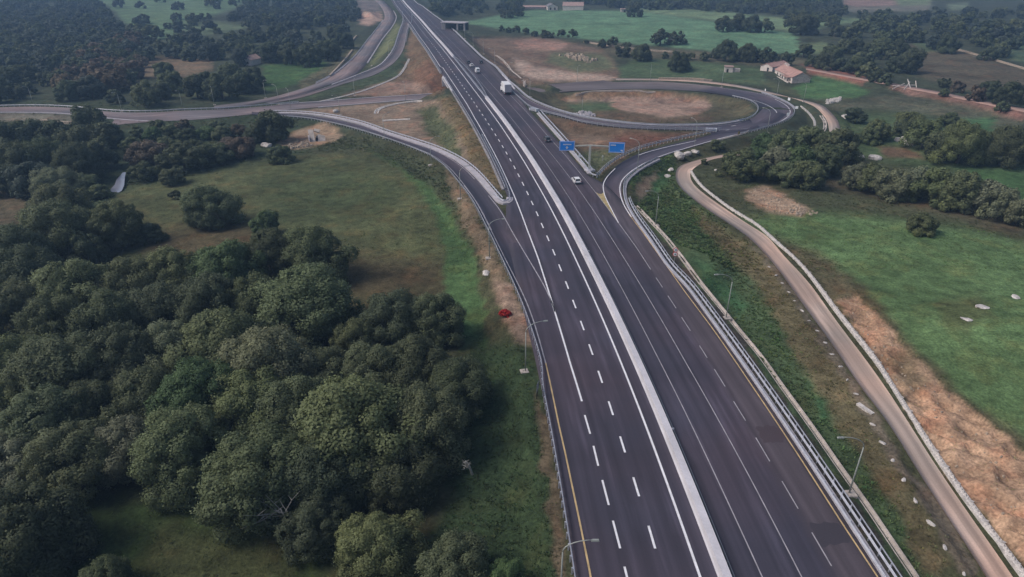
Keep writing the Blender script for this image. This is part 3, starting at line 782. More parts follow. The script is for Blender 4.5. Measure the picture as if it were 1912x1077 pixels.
# ------------------------------------------------------------------ roads
def strip(name, A, B, mat, parent=None, kind='structure', skirt=1.2, across=1, z=0.0, offs=None):
    A = np.asarray(A, float).copy(); B = np.asarray(B, float).copy()
    A[:, 2] += z; B[:, 2] += z
    n = len(A); cols = across + 1
    V = np.concatenate([(A * (1 - k / across) + B * (k / across))[:, None, :] for k in range(cols)], 1)
    Q = []
    V = V.reshape(-1, 3)
    for i in range(n - 1):
        for k in range(across):
            a = i * cols + k
            Q.append((a, a + 1, a + cols + 1, a + cols))
    up = np.cross(V[1] - V[0], V[cols] - V[0])[2] > 0
    if not up: Q = [q[::-1] for q in Q]
    lane = np.zeros((len(V), 3))
    s = np.r_[0, np.cumsum(np.linalg.norm(np.diff((A + B) / 2, axis=0), axis=1))]
    w = np.linalg.norm(A - B, axis=1)
    lane[:, 1] = np.repeat(s, cols); lane[:, 0] = (np.tile(np.linspace(0, 1, cols), n)) * np.repeat(w, cols)
    if offs is not None:
        lane[:, 2] = (offs[0][:, None] * (1 - np.linspace(0, 1, cols)) + offs[1][:, None] * np.linspace(0, 1, cols)).ravel()
    if skirt:
        o = len(V)
        low_ = []
        for E in (A, B):
            e = E.copy(); e[:, 2] -= skirt; low_.append(e)
        V = np.vstack([V, low_[0], low_[1]]); lane = np.vstack([lane, np.zeros((2 * n, 3))])
        for i in range(n - 1):
            a0, a1 = i * cols, (i + 1) * cols
            Q.append((a0, a1, o + i + 1, o + i)); b0, b1 = i * cols + across, (i + 1) * cols + across
            Q.append((b1, b0, o + n + i, o + n + i + 1))
    me = bpy.data.meshes.new(name)
    fast_mesh(me, V, np.array(Q))
    at_ = me.attributes.new('lane', 'FLOAT_VECTOR', 'POINT')
    at_.data.foreach_set('vector', lane.astype(np.float32).ravel())
    me.materials.append(mat)
    o = link(name, me, parent)
    if kind: o['kind'] = kind
    return o

highway = strip('highway', hw_l, hw_r, M['asphalt'], across=24, offs=(left_edge(HW_S), right_edge(HW_S)))
old_t = np.interp(np.linspace(0, 1, loop.n), [0, .58, .72, 1], [0, 0, 15, 15])
exit_loop = strip('loop_road', loop.a, loop.b, M['asphalt_ramp'], z=-.004, across=2, offs=(old_t, old_t))
strip('loop_junction', junc.a, junc.b, M['asphalt_ramp'], z=-.03, across=2)
entry_ramp = strip('entry_ramp', entry.a, entry.b, M['asphalt_ramp'], z=-.008, across=2)
left_ramp = strip('side_ramp', ramp_l.a, ramp_l.b, M['asphalt'], z=-.006, across=2)
off_ramp = strip('off_ramp', offr.a, offr.b, M['asphalt_mid'], z=-.010, across=2)
old_road = strip('old_road', old.a, old.b, M['asphalt_old'], z=-.004, across=2)
lower_road = strip('crossing_road', low.a, low.b, M['asphalt_old'], z=.0, across=2)
spur_road = strip('slip_road', spur.a, spur.b, M['asphalt_old'], z=-.006, across=2)
dirt_road = strip('dirt_track', dirt.a, dirt.b, M['dirt'], z=.0, across=4, skirt=.4)
gravel_track = strip('gravel_track', dirt2.a, dirt2.b, M['dirt'], z=.0, across=2, skirt=.4)
red_track = strip('red_track', redt.a, redt.b, M['red_dirt'], z=.0, across=2, skirt=.4)

# painted lines
def line(name, P, w, mat, parent, z=.006):
    P = np.asarray(P, float); _, nr = normals2d(P)
    A = P.copy(); B = P.copy()
    A[:, :2] -= nr * w / 2; B[:, :2] += nr * w / 2
    return strip(name, A, B, mat, parent, kind=None, skirt=0, z=z)

s_far = LEN
line('edge_line', ref_line(0, s_far, 0.0), .28, M['paint'], highway)
L1F = so_fn([(1086.5, 749.1), (1064.5, 677.8), (1037.6, 587.7), (1023.6, 541.3), (1004.1, 480), (984.1, 428.1), (960, 365), (939, 318.7), (900.6, 244.6), (886.3, 220), (872, 194.4), (847.3, 156.7), (820, 116.4)])
s_l1 = S_OF(1086.5, 749.1)
def l1off(s): return np.where(s < 330, L1F(s), -8.4)
line('edge_line', ref_line(s_l1, s_far, l1off), .27, M['paint'], highway)
line('edge_line', ref_line(0, S_OF(1019, 677.8), so_fn([(1102.6, 1074.3), (1066.2, 897.3), (1054.2, 840), (1043.5, 793.7), (1019, 677.8)])), .20, M['paint_yellow'], highway, z=.007)
line('edge_line', np.array([at(*p) for p in resample(np.array([(1019, 677.8), (996.7, 600.7), (980, 557), (941.2, 478.8), (914.3, 424.9), (886.7, 373.2), (866, 346)]), n=60)]), .2, M['paint_thin'], highway)
line('edge_line', np.array([at(*p) for p in resample(np.array([(1036, 582), (1032.9, 571), (1017.1, 535.7), (995.3, 497.8), (984.6, 480), (960, 438.8), (932.9, 391.5), (912, 365)]), n=60)]), .2, M['paint_thin'], highway)
line('edge_line', ref_line(0, s_far, so_fn([(1422.6, 1075.4), (1340.4, 897.3), (1224.5, 660), (1140.1, 500), (1060.3, 365), (1019.8, 304.7), (960.7, 227.9)])), .13, M['paint_thin'], highway)
line('lane_line', ref_line(0, s_far, so_fn([(1496.1, 1075.4), (1403.9, 898.4), (1281.1, 677.8), (1164.1, 480), (1071.4, 340.9), (1019.8, 275.8), (957.9, 201)])), .13, M['paint_thin'], highway)
R3F = so_fn([(1552.6, 1056.7), (1437.3, 861.2), (1333.7, 689), (1224.8, 518.1), (1189.1, 463), (1153.9, 414.7), (1112.3, 359.4), (1064, 300), (1019.8, 250.1), (975.8, 201.1)])
s3 = S_OF(1214.2, 502.9)
line('edge_line', ref_line(s3, S_OF(950, 165), R3F), .15, M['paint_thin'], highway)
line('edge_line', ref_line(0, S_OF(1174.3, 399.9), so_fn([(1636.9, 1074.3), (1572, 976.4), (1485.1, 841.1), (1402.6, 717.8), (1335.7, 620.3), (1280, 546), (1232.8, 480), (1204, 438.8), (1174.3, 399.9)])), .17, M['paint_yellow'], highway)
# dashes on the right carriageway
for a, b in [((1552.6, 1056.7), (1515.9, 994)), ((1490.2, 949.6), (1460.2, 898.3)), ((1437.3, 861.2), (1411.3, 817.1)), ((1392.1, 785.2), (1369.8, 749.1)), ((1353.8, 721.3), (1333.7, 689)),
             ((1320.3, 667.8), (1306, 645)), ((1289, 617.4), (1272.7, 592.3)), ((1262.5, 575.3), (1247.1, 552)), ((1237, 536.3), (1224.8, 518.1))]:
    line('dash', np.array([at(*a), at(*b)]), .13, M['paint_thin'], highway)
# dashes of the left carriageway: nearest ones one by one, the far ones as one part
s0 = S_OF(1217, 1002.4) - 7.5
DF = so_fn([(1217, 1002.4), (1162.2, 828.7), (1120.3, 701.9), (1086.8, 606.3), (1058.2, 530.7), (1033.7, 469.9), (1012.2, 420), (993.4, 378), (976.3, 342.7), (960.7, 312.3), (945.7, 285.5), (931.6, 261.6), (918.4, 241.0)])
far_d = MB()
k = 0
s = s0
while s < s_far - 10:
    o = float(DF(s)) if s < 230 else -3.85
    P = np.array([ref_point(s - 1.55, o), ref_point(s + 1.55, o)])
    if k < 46:
        line('dash', P, .26, M['paint'], highway)
    else:
        far_d.sweep(P + [0, 0, .006], [(-.13, 0), (.13, 0)])
    s += 7.5; k += 1
tag(far_d.build('far_dashes', M['paint'], highway), kind='stuff')
for a, b in [((1181, 1120), (1166, 1057.8)), ((1158, 1023.7), (1144.4, 972)), ((1136.7, 942.8), (1124.6, 896.1)), ((1117, 869.5), (1108.1, 832.3)), ((1102, 809.8), (1091.8, 774.8))]:
    line('dash', np.array([at(*a), at(*b)]), .24, M['paint'], highway)
M['patch'] = asphalt('asphalt_patch', (.050, .043, .055))
for k, px in enumerate([[(1412, 796), (1452, 797), (1468, 820), (1426, 824)], [(1515, 976), (1567, 978), (1600, 1000), (1530, 1018)]]):
    c_ = np.mean(px, 0); n_ = 26; V_ = []
    Pq = resample(np.array(px + px[:1], float), n=n_ + 1)[:-1]
    for q, (u, v) in enumerate(Pq):
        f_ = 1 + .10 * math.sin(q * 2.3 + k) + .06 * math.sin(q * 5.1)
        V_.append(tuple(at(c_[0] + (u - c_[0]) * f_, c_[1] + (v - c_[1]) * f_, .004)))
    MB().add(V_, [tuple(range(len(V_)))[::-1]]).build('repair_patch', M['patch'], highway)
# yellow gore wedge, its two border lines and the ramp lines
gw = [(1112.5, 358.5), (1117, 361.5), (1123, 362), (1127.5, 358.5), (1131, 370), (1142, 393), (1154.5, 415), (1143, 399)]
MB().add([tuple(at(u, v, .012)) for u, v in gw], [tuple(range(len(gw)))[::-1]]).build('gore_marking', M['paint_gore'], highway)
line('edge_line', np.array([at(u, v, .004) for u, v in resample(np.array([(1154.5, 415.5), (1142, 391), (1131, 369), (1127.2, 357), (1126.5, 344.7), (1132, 332.2), (1148.7, 314)]), n=40)]), .22, M['paint'], exit_loop, z=.012)
def loop_line(t0, t1, f, w, mat, parent=exit_loop, rb=loop):
    i0, i1 = int(t0 * rb.n), int(t1 * rb.n)
    ff = f if callable(f) else (lambda q: f)
    P = np.array([rb.a[i] * (1 - ff(i / rb.n)) + rb.b[i] * ff(i / rb.n) for i in range(i0, i1)])
    return line('edge_line', P, w, mat, parent, z=.006)
loop_line(.09, .6, .09, .24, M['paint'])
loop_line(.6, .97, .08, .2, M['paint_thin'])
tt = np.linspace(0, 1, 40)
cl_px = [(1148.7, 314), (1169.6, 300.1), (1197.5, 287.6), (1239.3, 275.8), (1300, 262.5)]
line('edge_line', np.array([at(u, v, z) for (u, v), z in zip(resample(np.array(cl_px), n=40), np.linspace(-.35, -1.45, 40))]), .24, M['paint'], exit_loop, z=.03)
line('lane_line', np.array([at(u, v, z) for (u, v), z in zip(resample(np.array([(1355, 243.5), (1385, 239.5), (1428, 231), (1449, 218.5), (1449.5, 209), (1438, 199.5), (1418, 191), (1385, 182.5)]), n=60), np.linspace(-2.2, -5.2, 60))]), .26, M['paint'], exit_loop, z=.12)
line('edge_line', np.array([at(u, v, z) for (u, v), z in zip(resample(np.array([(1365, 236), (1395, 230), (1425, 219.5), (1429, 211), (1423, 202)]), n=40), np.linspace(-2.2, -4.4, 40))]), .24, M['paint'], exit_loop, z=.12)
loop_line(.04, .9, .1, .18, M['paint_thin'], entry_ramp, entry)
loop_line(.04, .9, .88, .18, M['paint_thin'], entry_ramp, entry)
loop_line(.02, .75, .12, .2, M['paint_thin'], left_ramp, ramp_l)
loop_line(.02, .6, .9, .18, M['paint_thin'], left_ramp, ramp_l)
loop_line(.3, .98, .1, .2, M['paint_thin'], off_ramp, offr)
loop_line(.02, .75, .9, .2, M['paint_thin'], off_ramp, offr)
loop_line(.45, .98, .45, .22, M['paint_thin'], old_road, old)

# ------------------------------------------------------------------ central barrier
s_c1 = S_OF(902, 183); s_c2 = S_OF(847, 107)
prof = [(1.78, 0), (1.92, .25), (1.98, .92), (2.86, .92), (2.92, .25), (3.06, 0)]
def barrier(s0, s1, label):
    t = thing('median_barrier', label, 'barrier', ref_point(s0, 2.4))
    o = np.array(t.location)
    P = ref_line(s0, s1, 0.0, step=3.0)
    seg = np.linspace(s0, s1, max(2, int((s1 - s0) / 24) + 1))
    mb = MB().sweep(P - o, prof, closed=True)
    mb.build('barrier_wall', M['concrete'], t)
    return t
tb = barrier(0, s_c1, 'long pale concrete barrier down the middle of the highway in the foreground')
oo = np.array(tb.location)
MB().sweep(ref_line(0, s_c1, 3.32, step=3.0) - oo, [(-.04, .05), (-.04, .42), (.04, .42), (.04, .05)], closed=True).build('side_rail', M['steel_dark'], tb)
mbp = MB()
for s in np.arange(4, s_c1, 6.0):
    p = ref_point(s, 3.2) - oo; mbp.box((p[0], p[1], .22), (.12, .12, .44))
tag(mbp.build('rail_posts', M['steel_dark'], tb), kind='stuff')
for u, v in [(1103, 477), (957, 238), (1262, 812)]:
    s, _ = ref_so(u, v); p = ref_point(s, 2.95) - oo
    MB().box((p[0], p[1], 1.05), (.3, .12, .28)).build('reflector', M['steel'], tb)
barrier(s_c2, s_far, 'far pale concrete barrier in the middle of the highway beyond the bridge')

# ------------------------------------------------------------------ guardrails
RAIL = [(0, .45), (.07, .50), (.07, .56), (0, .61), (0, .66), (.07, .71), (.07, .77), (0, .82), (-.03, .82), (-.03, .45)]
def guardrail(P, label, post_step=2.25, single_posts=0, side=1, top_rail=False, group='guardrails along the roads', h=0.0, name='guardrail'):
    """P (n,3) path of the rail; posts stand on the side away from traffic (side=+1: right)"""
    P = np.asarray(P, float)
    t = thing(name, label, 'guardrail', P[0], 0, group)
    Q = P - P[0]
    pr = [(o * -side, hh + h) for o, hh in RAIL]
    MB().sweep(Q, pr, closed=True).build('rail', M['steel'], t)
    if top_rail:
        MB().sweep(Q, [(o * 1.0 + side * .25, hh) for o, hh in [(-.05, 1.05), (.05, 1.05), (.05, 1.15), (-.05, 1.15)]], closed=True).build('handrail', M['steel'], t)
    s = np.r_[0, np.cumsum(np.linalg.norm(np.diff(Q, axis=0), axis=1))]
    tg_, nr = normals2d(P)
    pts = np.arange(.6, s[-1], post_step)
    pm = None; mb = MB()
    for k, q in enumerate(pts):
        p = np.array([np.interp(q, s, Q[:, c]) for c in range(3)]); n = np.array([np.interp(q, s, nr[:, c]) for c in range(2)])
        ang = math.atan2(n[1], n[0])
        c = (p[0] + n[0] * side * .17, p[1] + n[1] * side * .17)
        hh = 1.12 if top_rail else .84
        if k < single_posts:
            if pm is None:
                pb = MB().box((0, 0, hh / 2 - .2), (.14, .10, hh + .4)); pb.box((-side * .09, 0, .64 + h), (.16, .22, .30)); pm = pb.mesh('post', M['steel'])
            o = link('post', pm, t); o.location = (c[0], c[1], p[2]); o.rotation_euler = (0, 0, ang)
        else:
            mb.box((c[0], c[1], p[2] + hh / 2 - .2), (.14, .10, hh + .4), ang)
            mb.box((c[0] - n[0] * side * .09, c[1] - n[1] * side * .09, p[2] + .64 + h), (.16, .22, .30), ang)
    if mb.v:
        tag(mb.build('posts', M['steel'], t), kind='stuff')
    return t

def kerb(P, w, label, name='kerb_strip', h=.16, mat='kerb'):
    P = np.asarray(P, float)
    t = MB().sweep(P, [(-w / 2, -.5), (-w / 2, h), (w / 2, h), (w / 2, -.5)], closed=True).build(name, M[mat])
    return tag(t, kind='structure')

# right side of the near highway: pale kerb strip with a rail at each edge
s_er = S_OF(1174, 392)
P_kr = np.vstack([ref_line(0, S_OF(1275, 535), lambda s: np.interp(s, [0, 60, 90], [18.75, 18.5, 18.45])), [at(u, v) for u, v in resample(np.array([(1248, 499), (1213, 446), (1184, 405), (1170, 378), (1166.5, 355), (1170, 339), (1186, 323), (1207, 309), (1231, 297)]), n=40)]])
P_kr = smooth(resample(P_kr[:, :], step=2.0), 3)
kerb(P_kr, .7, '')
_, nk = normals2d(P_kr)
front = P_kr.copy(); front[:, :2] -= nk * .45
back = P_kr.copy(); back[:, :2] += nk * .62
nb_ = int(len(front) * .99)
guardrail(front, 'near steel guardrail beside the right edge line, from the foreground round the exit bend', 2.0, 60, side=1, h=.0)
guardrail(back[:int(len(back) * .76)], 'outer steel rail behind the pale kerb on the right roadside, next to the concrete gutter', 2.0, 60, side=1, top_rail=True)
# left side
LR = np.vstack([ref_line(0, 40, lambda s: left_edge(s) + .2), ])
lr_px = [(1016, 700), (1004, 655), (990, 612), (969, 556), (935, 482), (909, 428), (881.5, 376), (859, 346), (830, 312), (801, 290.5)]
P_lr = np.vstack([ref_line(0, 44, -12.75), [at(u, v, z) for (u, v), z in zip(resample(np.array(lr_px), n=90), np.r_[np.zeros(60), np.linspace(0, -2.4, 30)])]])
P_lr = smooth(resample(P_lr, step=1.5), 4)
guardrail(P_lr, 'steel guardrail along the left roadside by the big trees, curving up with the side ramp', 1.5, 140, side=-1)
lr2 = [(801, 291), (771.4, 278.6), (737, 265.5), (715.7, 258.4), (660, 241.3), (613, 229.5), (569, 221.8), (523, 218)]
P_l2 = np.array([at(u, v, z) for (u, v), z in zip(resample(np.array(lr2), n=90), np.interp(np.linspace(0, 1, 90), np.linspace(0, 1, 8), [-2.4, -3, -3.6, -4, -4.7, -5.2, -5.7, -6.0]))])
guardrail(P_l2, 'steel guardrail with pale blocks on the outer edge of the side ramp above the culvert', 2.0, 60, side=-1)
# pale kerb and rail on the inner edge of the side ramp down to the gore nose
rb_px = [(502.3, 210.3), (569, 211.6), (624.8, 218.8), (680, 232), (715.7, 245.2), (771.4, 263), (816, 278.4), (860, 300.8), (886.4, 322), (914.3, 353.6), (932.9, 376), (938, 380), (944, 381.5), (950, 379.5), (952.5, 373), (951, 363), (943, 341), (930, 312), (915, 283), (900, 254)]
rb_z = [-6.1, -5.7, -5.1, -4.4, -3.9, -3.0, -2.2, -1.2, -.6, -.2] + [0] * 10
P_rb = np.array([at(u, v, z) for (u, v), z in zip(resample(np.array(rb_px), n=160), np.interp(np.linspace(0, 1, 160), np.r_[0, np.cumsum(np.linalg.norm(np.diff(np.array(rb_px), axis=0), axis=1))] / np.linalg.norm(np.diff(np.array(rb_px), axis=0), axis=1).sum(), rb_z))])
P_rb = smooth(resample(P_rb, step=1.5), 3)
nose_i = int(np.argmin(((P_rb[:, :2] - at(948, 381)[:2]) ** 2).sum(1)))
kerb(P_rb[:nose_i + 4], 1.7, '')
_, n_ = normals2d(P_rb)
bk = P_rb.copy(); bk[:, :2] -= n_ * 1.0
guardrail(smooth(bk[:nose_i - 2], 4), 'steel guardrail behind the pale kerb on the inner edge of the side ramp', 2.25, 0, side=-1)
guardrail(P_rb[nose_i - 6:], 'bent guardrail end round the left gore nose where the side ramp leaves', 2.0, 20, side=-1)
# left edge of the far highway
s_a = S_OF(952, 363) + 4
guardrail(ref_line(s_a, S_OF(836, 146), lambda s: left_edge(s) + .15), 'steel guardrail on the left edge of the highway between the gore nose and the bridge', 2.25, 0, side=-1)
kerb(ref_line(s_a, S_OF(836, 146), lambda s: left_edge(s) - .45), .6, '', mat='verge_strip')
guardrail(ref_line(S_OF(836, 146) + 14, S_OF(771, 44), lambda s: left_edge(s) + .15), 'steel guardrail on the far left edge of the highway above the brown bank', 2.25, 0, side=-1)
kerb(ref_line(S_OF(836, 146) + 14, S_OF(771, 44), lambda s: left_edge(s) - .45), .6, '', mat='verge_strip')
# right gore: highway edge rail, nose, then up along the exit ramp
gr_px = [(1005, 211), (1027, 236), (1050, 262), (1073, 289), (1091, 310), (1100, 322.5), (1105, 330), (1111, 332.5), (1118, 330), (1122, 324), (1132, 314), (1150, 300.5), (1172, 288.5), (1200, 277.5), (1240, 267), (1290, 255.5), (1334, 246)]
gz_ = [0] * 10 + [-.2, -.4, -.6, -.8, -1.1, -1.5, -2.0]
arc = np.r_[0, np.cumsum(np.linalg.norm(np.diff(np.array(gr_px), axis=0), axis=1))]; arc /= arc[-1]
P_gr = np.array([at(u, v, z) for (u, v), z in zip(resample(np.array(gr_px), n=200), np.interp(np.linspace(0, 1, 200), arc, gz_))])
P_gr = smooth(resample(P_gr, step=1.5), 2)
i_n = int(np.argmin(((P_gr[:, :2] - at(1111, 333)[:2]) ** 2).sum(1)))
kerb(P_gr[:i_n - 2], 1.2, '')
guardrail(P_gr[:i_n + 3], 'steel guardrail between the highway and the blue road signs, ending at the right gore nose', 2.0, 50, side=-1)
guardrail(P_gr[i_n:], 'steel guardrail on the inner side of the exit bend, right of the blue road signs', 2.0, 50, side=-1, top_rail=True)
_, n_ = normals2d(P_gr); bk = P_gr.copy(); bk[:, :2] -= n_ * 1.2
guardrail(smooth(bk[:i_n - 3], 4), 'second steel rail behind the highway kerb, left of the blue road signs', 2.0, 0, side=-1)
# loop: outer rail, entry ramp rails, inner rail
def rib_edge(rb, which, t0, t1, off):
    E = (rb.a if which == 'a' else rb.b)[int(t0 * rb.n):int(t1 * rb.n)].copy()
    c = rb.c[int(t0 * rb.n):int(t1 * rb.n)]
    d = E[:, :2] - c[:, :2]; d /= np.maximum(np.linalg.norm(d, axis=1), 1e-6)[:, None]
    E[:, :2] += d * off
    return smooth(E, 2)
lo = rib_edge(loop, 'a', 0, 1, .35)
def idx_near(P, u, v, z): return int(np.argmin(((P[:, :2] - at(u, v, z)[:2]) ** 2).sum(1)))
ia, ib, ic = idx_near(lo, 1383, 251, -2.3), idx_near(lo, 1416, 173, -5.2), idx_near(lo, 1300, 157.6, -6)
d_ = 1 if ib > ia else -1
guardrail(lo[ia:ib], 'steel guardrail round the outer edge of the loop bend', 2.0, 60, side=(1 if True else -1))
kerb(rib_edge(loop, 'a', 0, 1, 1.2)[ia + 30:ib], 1.1, '')
ei = rib_edge(entry, 'a', .03, .93, .5)
guardrail(ei, 'long steel guardrail on the inner edge of the entry ramp beside the crater', 2.0, 40, side=1)
kerb(rib_edge(entry, 'a', .05, .93, 1.3), 1.0, '')
eo = rib_edge(entry, 'b', .14, .78, .6)
guardrail(eo, 'steel guardrail with open posts on the lower edge of the entry ramp', 2.0, 60, side=-1, top_rail=True)
li = rib_edge(loop, 'b', 0, 1, .5)
ja, jb = idx_near(li, 1384, 227.5, -2.5), idx_near(li, 1362, 179, -5.3)
guardrail(li[min(ja, jb):max(ja, jb)], 'steel guardrail on the inner edge of the tight loop bend', 2.0, 50, side=-1)
# far right edge
guardrail(ref_line(s_rf + 8, s_far - 20, lambda s: right_edge(s) + .25), 'steel guardrail along the far right edge of the highway beyond the truck', 2.25, 0, side=1)
kerb(ref_line(s_rf + 8, s_far - 20, lambda s: right_edge(s) + 1.0), 1.1, '')
# steel section of the central reserve between the concrete barriers
g1 = ref_line(s_c1 - 1, s_c2 + 1, lambda s: 1.9 + 0 * s)
guardrail(g1, 'left steel rail closing the gap in the central concrete barrier', 2.0, 0, side=1, top_rail=True)
guardrail(ref_line(s_c1 - 1, s_c2 + 1, lambda s: 2.6 + 2.0 * np.sin(np.clip((s - s_c1) / (s_c2 - s_c1), 0, 1) * math.pi) ** .6), 'right steel rail bowing out across the gap in the central barrier', 2.0, 0, side=-1)
# side roads
guardrail(rib_edge(offr, 'a', .15, .7, .5), 'steel guardrail on the left edge of the far off-ramp', 2.25, 0, side=1)
guardrail(rib_edge(offr, 'b', .08, .62, .5), 'steel guardrail on the right edge of the far off-ramp above the brown bank', 2.25, 0, side=-1)
guardrail(rib_edge(old, 'a', .1, .55, .5)[::1], 'steel guardrail on the outer edge of the old side road', 2.25, 0, side=1)
for rb_k, e_k, a_k, b_k in ((low, 'a', .14, .46), (low, 'b', .1, .4), (old, 'a', .1, .6), (old, 'b', .2, .75), (offr, 'a', .2, .9), (low, 'b', .62, .98)):
    kerb(rib_edge(rb_k, e_k, a_k, b_k, .5), .7, '')
guardrail(rib_edge(low, 'a', .42, .99, .5), 'long steel guardrail along the far edge of the side road on the left', 2.25, 0, side=1)

# ------------------------------------------------------------------ gutters, culverts, bridge walls
def gutter(px, w, label, zs=None, wall=.18, mat='concrete_warm', lift=.12):
    pts = resample(np.array(px, float), n=80)
    P = np.array([ground(u, v) for u, v in pts]); P[:, 2] += lift
    P = smooth(resample(P, step=1.5), 3)
    t = MB().sweep(P, [(-w / 2, -.5), (-w / 2, .12), (-w / 2 + wall, .12), (-w / 2 + wall * 1.6, -.12), (w / 2 - wall * 1.6, -.12), (w / 2 - wall, .12), (w / 2, .12), (w / 2, -.5)], closed=True).build('concrete_gutter', M[mat])
    return tag(t, label, 'gutter', 'concrete gutters by the roads')
gutter([(1187.3, 385), (1226.3, 425.9), (1254, 457.4), (1278.3, 489), (1307.9, 530), (1326.4, 553.4), (1354.3, 587.5), (1384, 624.5), (1421, 669), (1454.6, 717.5), (1513, 797.8), (1573.3, 885), (1616.8, 945.5), (1663.6, 1016), (1707, 1080)], .95,
       'long dusty concrete gutter running beside the right guardrail into the foreground')
gutter([(596, 190), (640, 180.5), (664, 174), (708.5, 158.5), (745.7, 140), (757.5, 123), (764, 110)], 1.3, 'thin pale concrete gutter curving below the green bank of the off-ramp', wall=.4, mat='white_stone')
gutter([(792, 187.5), (757, 191.3), (730, 196.3), (710, 202.3), (703.5, 207), (702.5, 212)], 2.0, 'hook-shaped pale concrete gutter on the brown ground left of the bridge', wall=.4, mat='white_stone')
gutter([(714, 225.5), (740, 223.8), (765, 222.6)], 1.9, 'short straight concrete gutter on the brown ground below the hook-shaped one', wall=.4, mat='white_stone')
gutter([(926, 103), (940, 113.5), (954.5, 130.5), (972.3, 147), (981, 160)], 1.3, 'pale concrete gutter running down the bank right of the white truck', wall=.25)
gutter([(1075, 176), (1100, 171.2), (1143, 169.5), (1200, 170), (1224, 171.5)], 1.0, 'thin concrete gutter along the top rim of the bare crater', wall=.2)

gutter([(1498, 198), (1512, 210), (1523, 226), (1522, 241), (1512, 250)], 1.6, 'curved pale concrete gutter below the loop bend, left of the dirt track end', wall=.3, mat='white_stone')
gutter([(1533, 216), (1540, 228), (1540, 240), (1535, 248)], 1.2, 'short curved concrete gutter close beside the dirt track end', wall=.25)
gutter([(1400, 244.5), (1372, 254), (1340, 262)], 1.0, 'thin gutter on the bank below the loop guardrail', wall=.2)
# culvert with wing walls under the side ramp
cp = ground(592, 262)
cv = thing('culvert', 'pale concrete culvert mouth with slanting wing walls below the side ramp', 'culvert', cp, R(8))
def slab(name, pts, th, parent, mat):
    P = [Vector(p) for p in pts]
    n = (P[1] - P[0]).cross(P[2] - P[0]).normalized() * th
    V = P + [p + n for p in P]; k = len(P)
    F_ = [tuple(range(k))[::-1], tuple(range(k, 2 * k))] + [(i, (i + 1) % k, k + (i + 1) % k, k + i) for i in range(k)]
    return MB().add(V, F_).build(name, mat, parent)
slab('wing_wall', [(-2.1, -1.6, .1), (-.3, -1.9, .1), (-1.3, 2.2, 3.5), (-3.2, 2.4, 3.5)], -.4, cv, M['concrete_warm'])
slab('wing_wall', [(.6, -2.0, .1), (3.1, -.9, .1), (3.0, -.2, 1.7), (.6, .3, 2.3)], -.4, cv, M['concrete_warm'])
slab('headwall', [(-1.0, 2.0, 3.2), (.9, 1.2, 2.6), (1.2, 2.3, 3.4), (-.8, 2.9, 3.7)], -.5, cv, M['concrete_warm'])
MB().box((.15, .1, .6), (.6, 3.4, 1.6)).build('opening', M['black'], cv)  # solid black box stands in for the shaded gap between the slabs
MB().box((-2.6, -.6, .9), (.25, 3.0, 2.0), R(18)).build('side_wall', M['kerb'], cv)

# bridge carrying the highway over the crossing road: deck sides, abutments and parapets
s_b0, s_b1 = S_OF(848, 168) - 4, S_OF(836, 150) + 10
bp = ref_point(s_b0, -9.9)
br = thing('bridge', 'concrete bridge carrying the highway over the crossing road', 'bridge', bp)
bo = np.array(br.location)
for side, fn in (('l', lambda s: left_edge(s) - .1), ('r', lambda s: right_edge(s) + .1)):
    sg = -1 if side == 'l' else 1
    MB().sweep(ref_line(s_b0, s_b1, fn) - bo, [(sg * .0, -1.4), (sg * .0, .45), (sg * .5, .45), (sg * .5, -1.4)], closed=True).build('deck_edge', M['concrete'], br)
    P = ref_line(s_b0, s_b1, lambda s: fn(s) + sg * .3) - bo
for s in (s_b0, s_b1):
    a = ref_point(s, float(left_edge(s)) - .9, 0) - bo; b = ref_point(s, float(right_edge(s)) + .9, 0) - bo
    mid = (a + b) / 2; L_ = np.linalg.norm((b - a)[:2]); ang = math.atan2(b[1] - a[1], b[0] - a[0])
    MB().box((mid[0], mid[1], -3.6), (L_, 1.2, 6.6), ang).build('abutment', M['concrete'], br)
# second underpass far up the road: slab and dark opening on the right
up_ = at(848, 48, -5.5)
ub = thing('underpass', 'far concrete underpass with a dark opening right of the highway', 'underpass', ground(850, 55), R(-20))
MB().box((0, 0, 5.2), (20, 9, .6)).build('deck_slab', M['kerb'], ub)
MB().box((0, 3.6, 2.2), (18.5, 1.2, 5.2)).build('shade_panel', M['black'], ub)  # black panel paints the shade inside the underpass
for x in (3.5, 9.2):
    MB().box((x, -3.4, 2.3), (1.2, 1.2, 5.0)).build('pier', M['verge_strip'], ub)
MB().box((-8, -3.4, 2.3), (3.2, 1.2, 5.0)).build('wing_wall', M['verge_strip'], ub)

# ------------------------------------------------------------------ dry stone wall and marker stones along the dirt track
def stone_mesh(seed, sx=1, sy=1, sz=1, mat='white_stone', n=2):
    r = random.Random(seed)
    import bmesh
    bm = bmesh.new(); bmesh.ops.create_icosphere(bm, subdivisions=n, radius=.5)
    off = Vector((r.uniform(0, 50), r.uniform(0, 50), r.uniform(0, 50)))
    from mathutils import noise as mn
    for v in bm.verts:
        k = 1 + .55 * mn.noise(v.co * 2.1 + off) + .25 * mn.noise(v.co * 5.5 + off)
        v.co = Vector((v.co.x * sx, v.co.y * sy, v.co.z * sz)) * k
        v.co.z = max(v.co.z, -.3 * sz)
    me = bpy.data.meshes.new('stone'); bm.to_mesh(me); bm.free(); me.materials.append(M[mat])
    return me
STONES = [stone_mesh(k, 1.25, .95, .8, n=1) for k in range(6)]
BOULD = [stone_mesh(20 + k, 1.2, .95, .75) for k in range(4)]
ROCKS = [stone_mesh(40 + k, 1.2, 1.0, .7, 'rock') for k in range(3)]
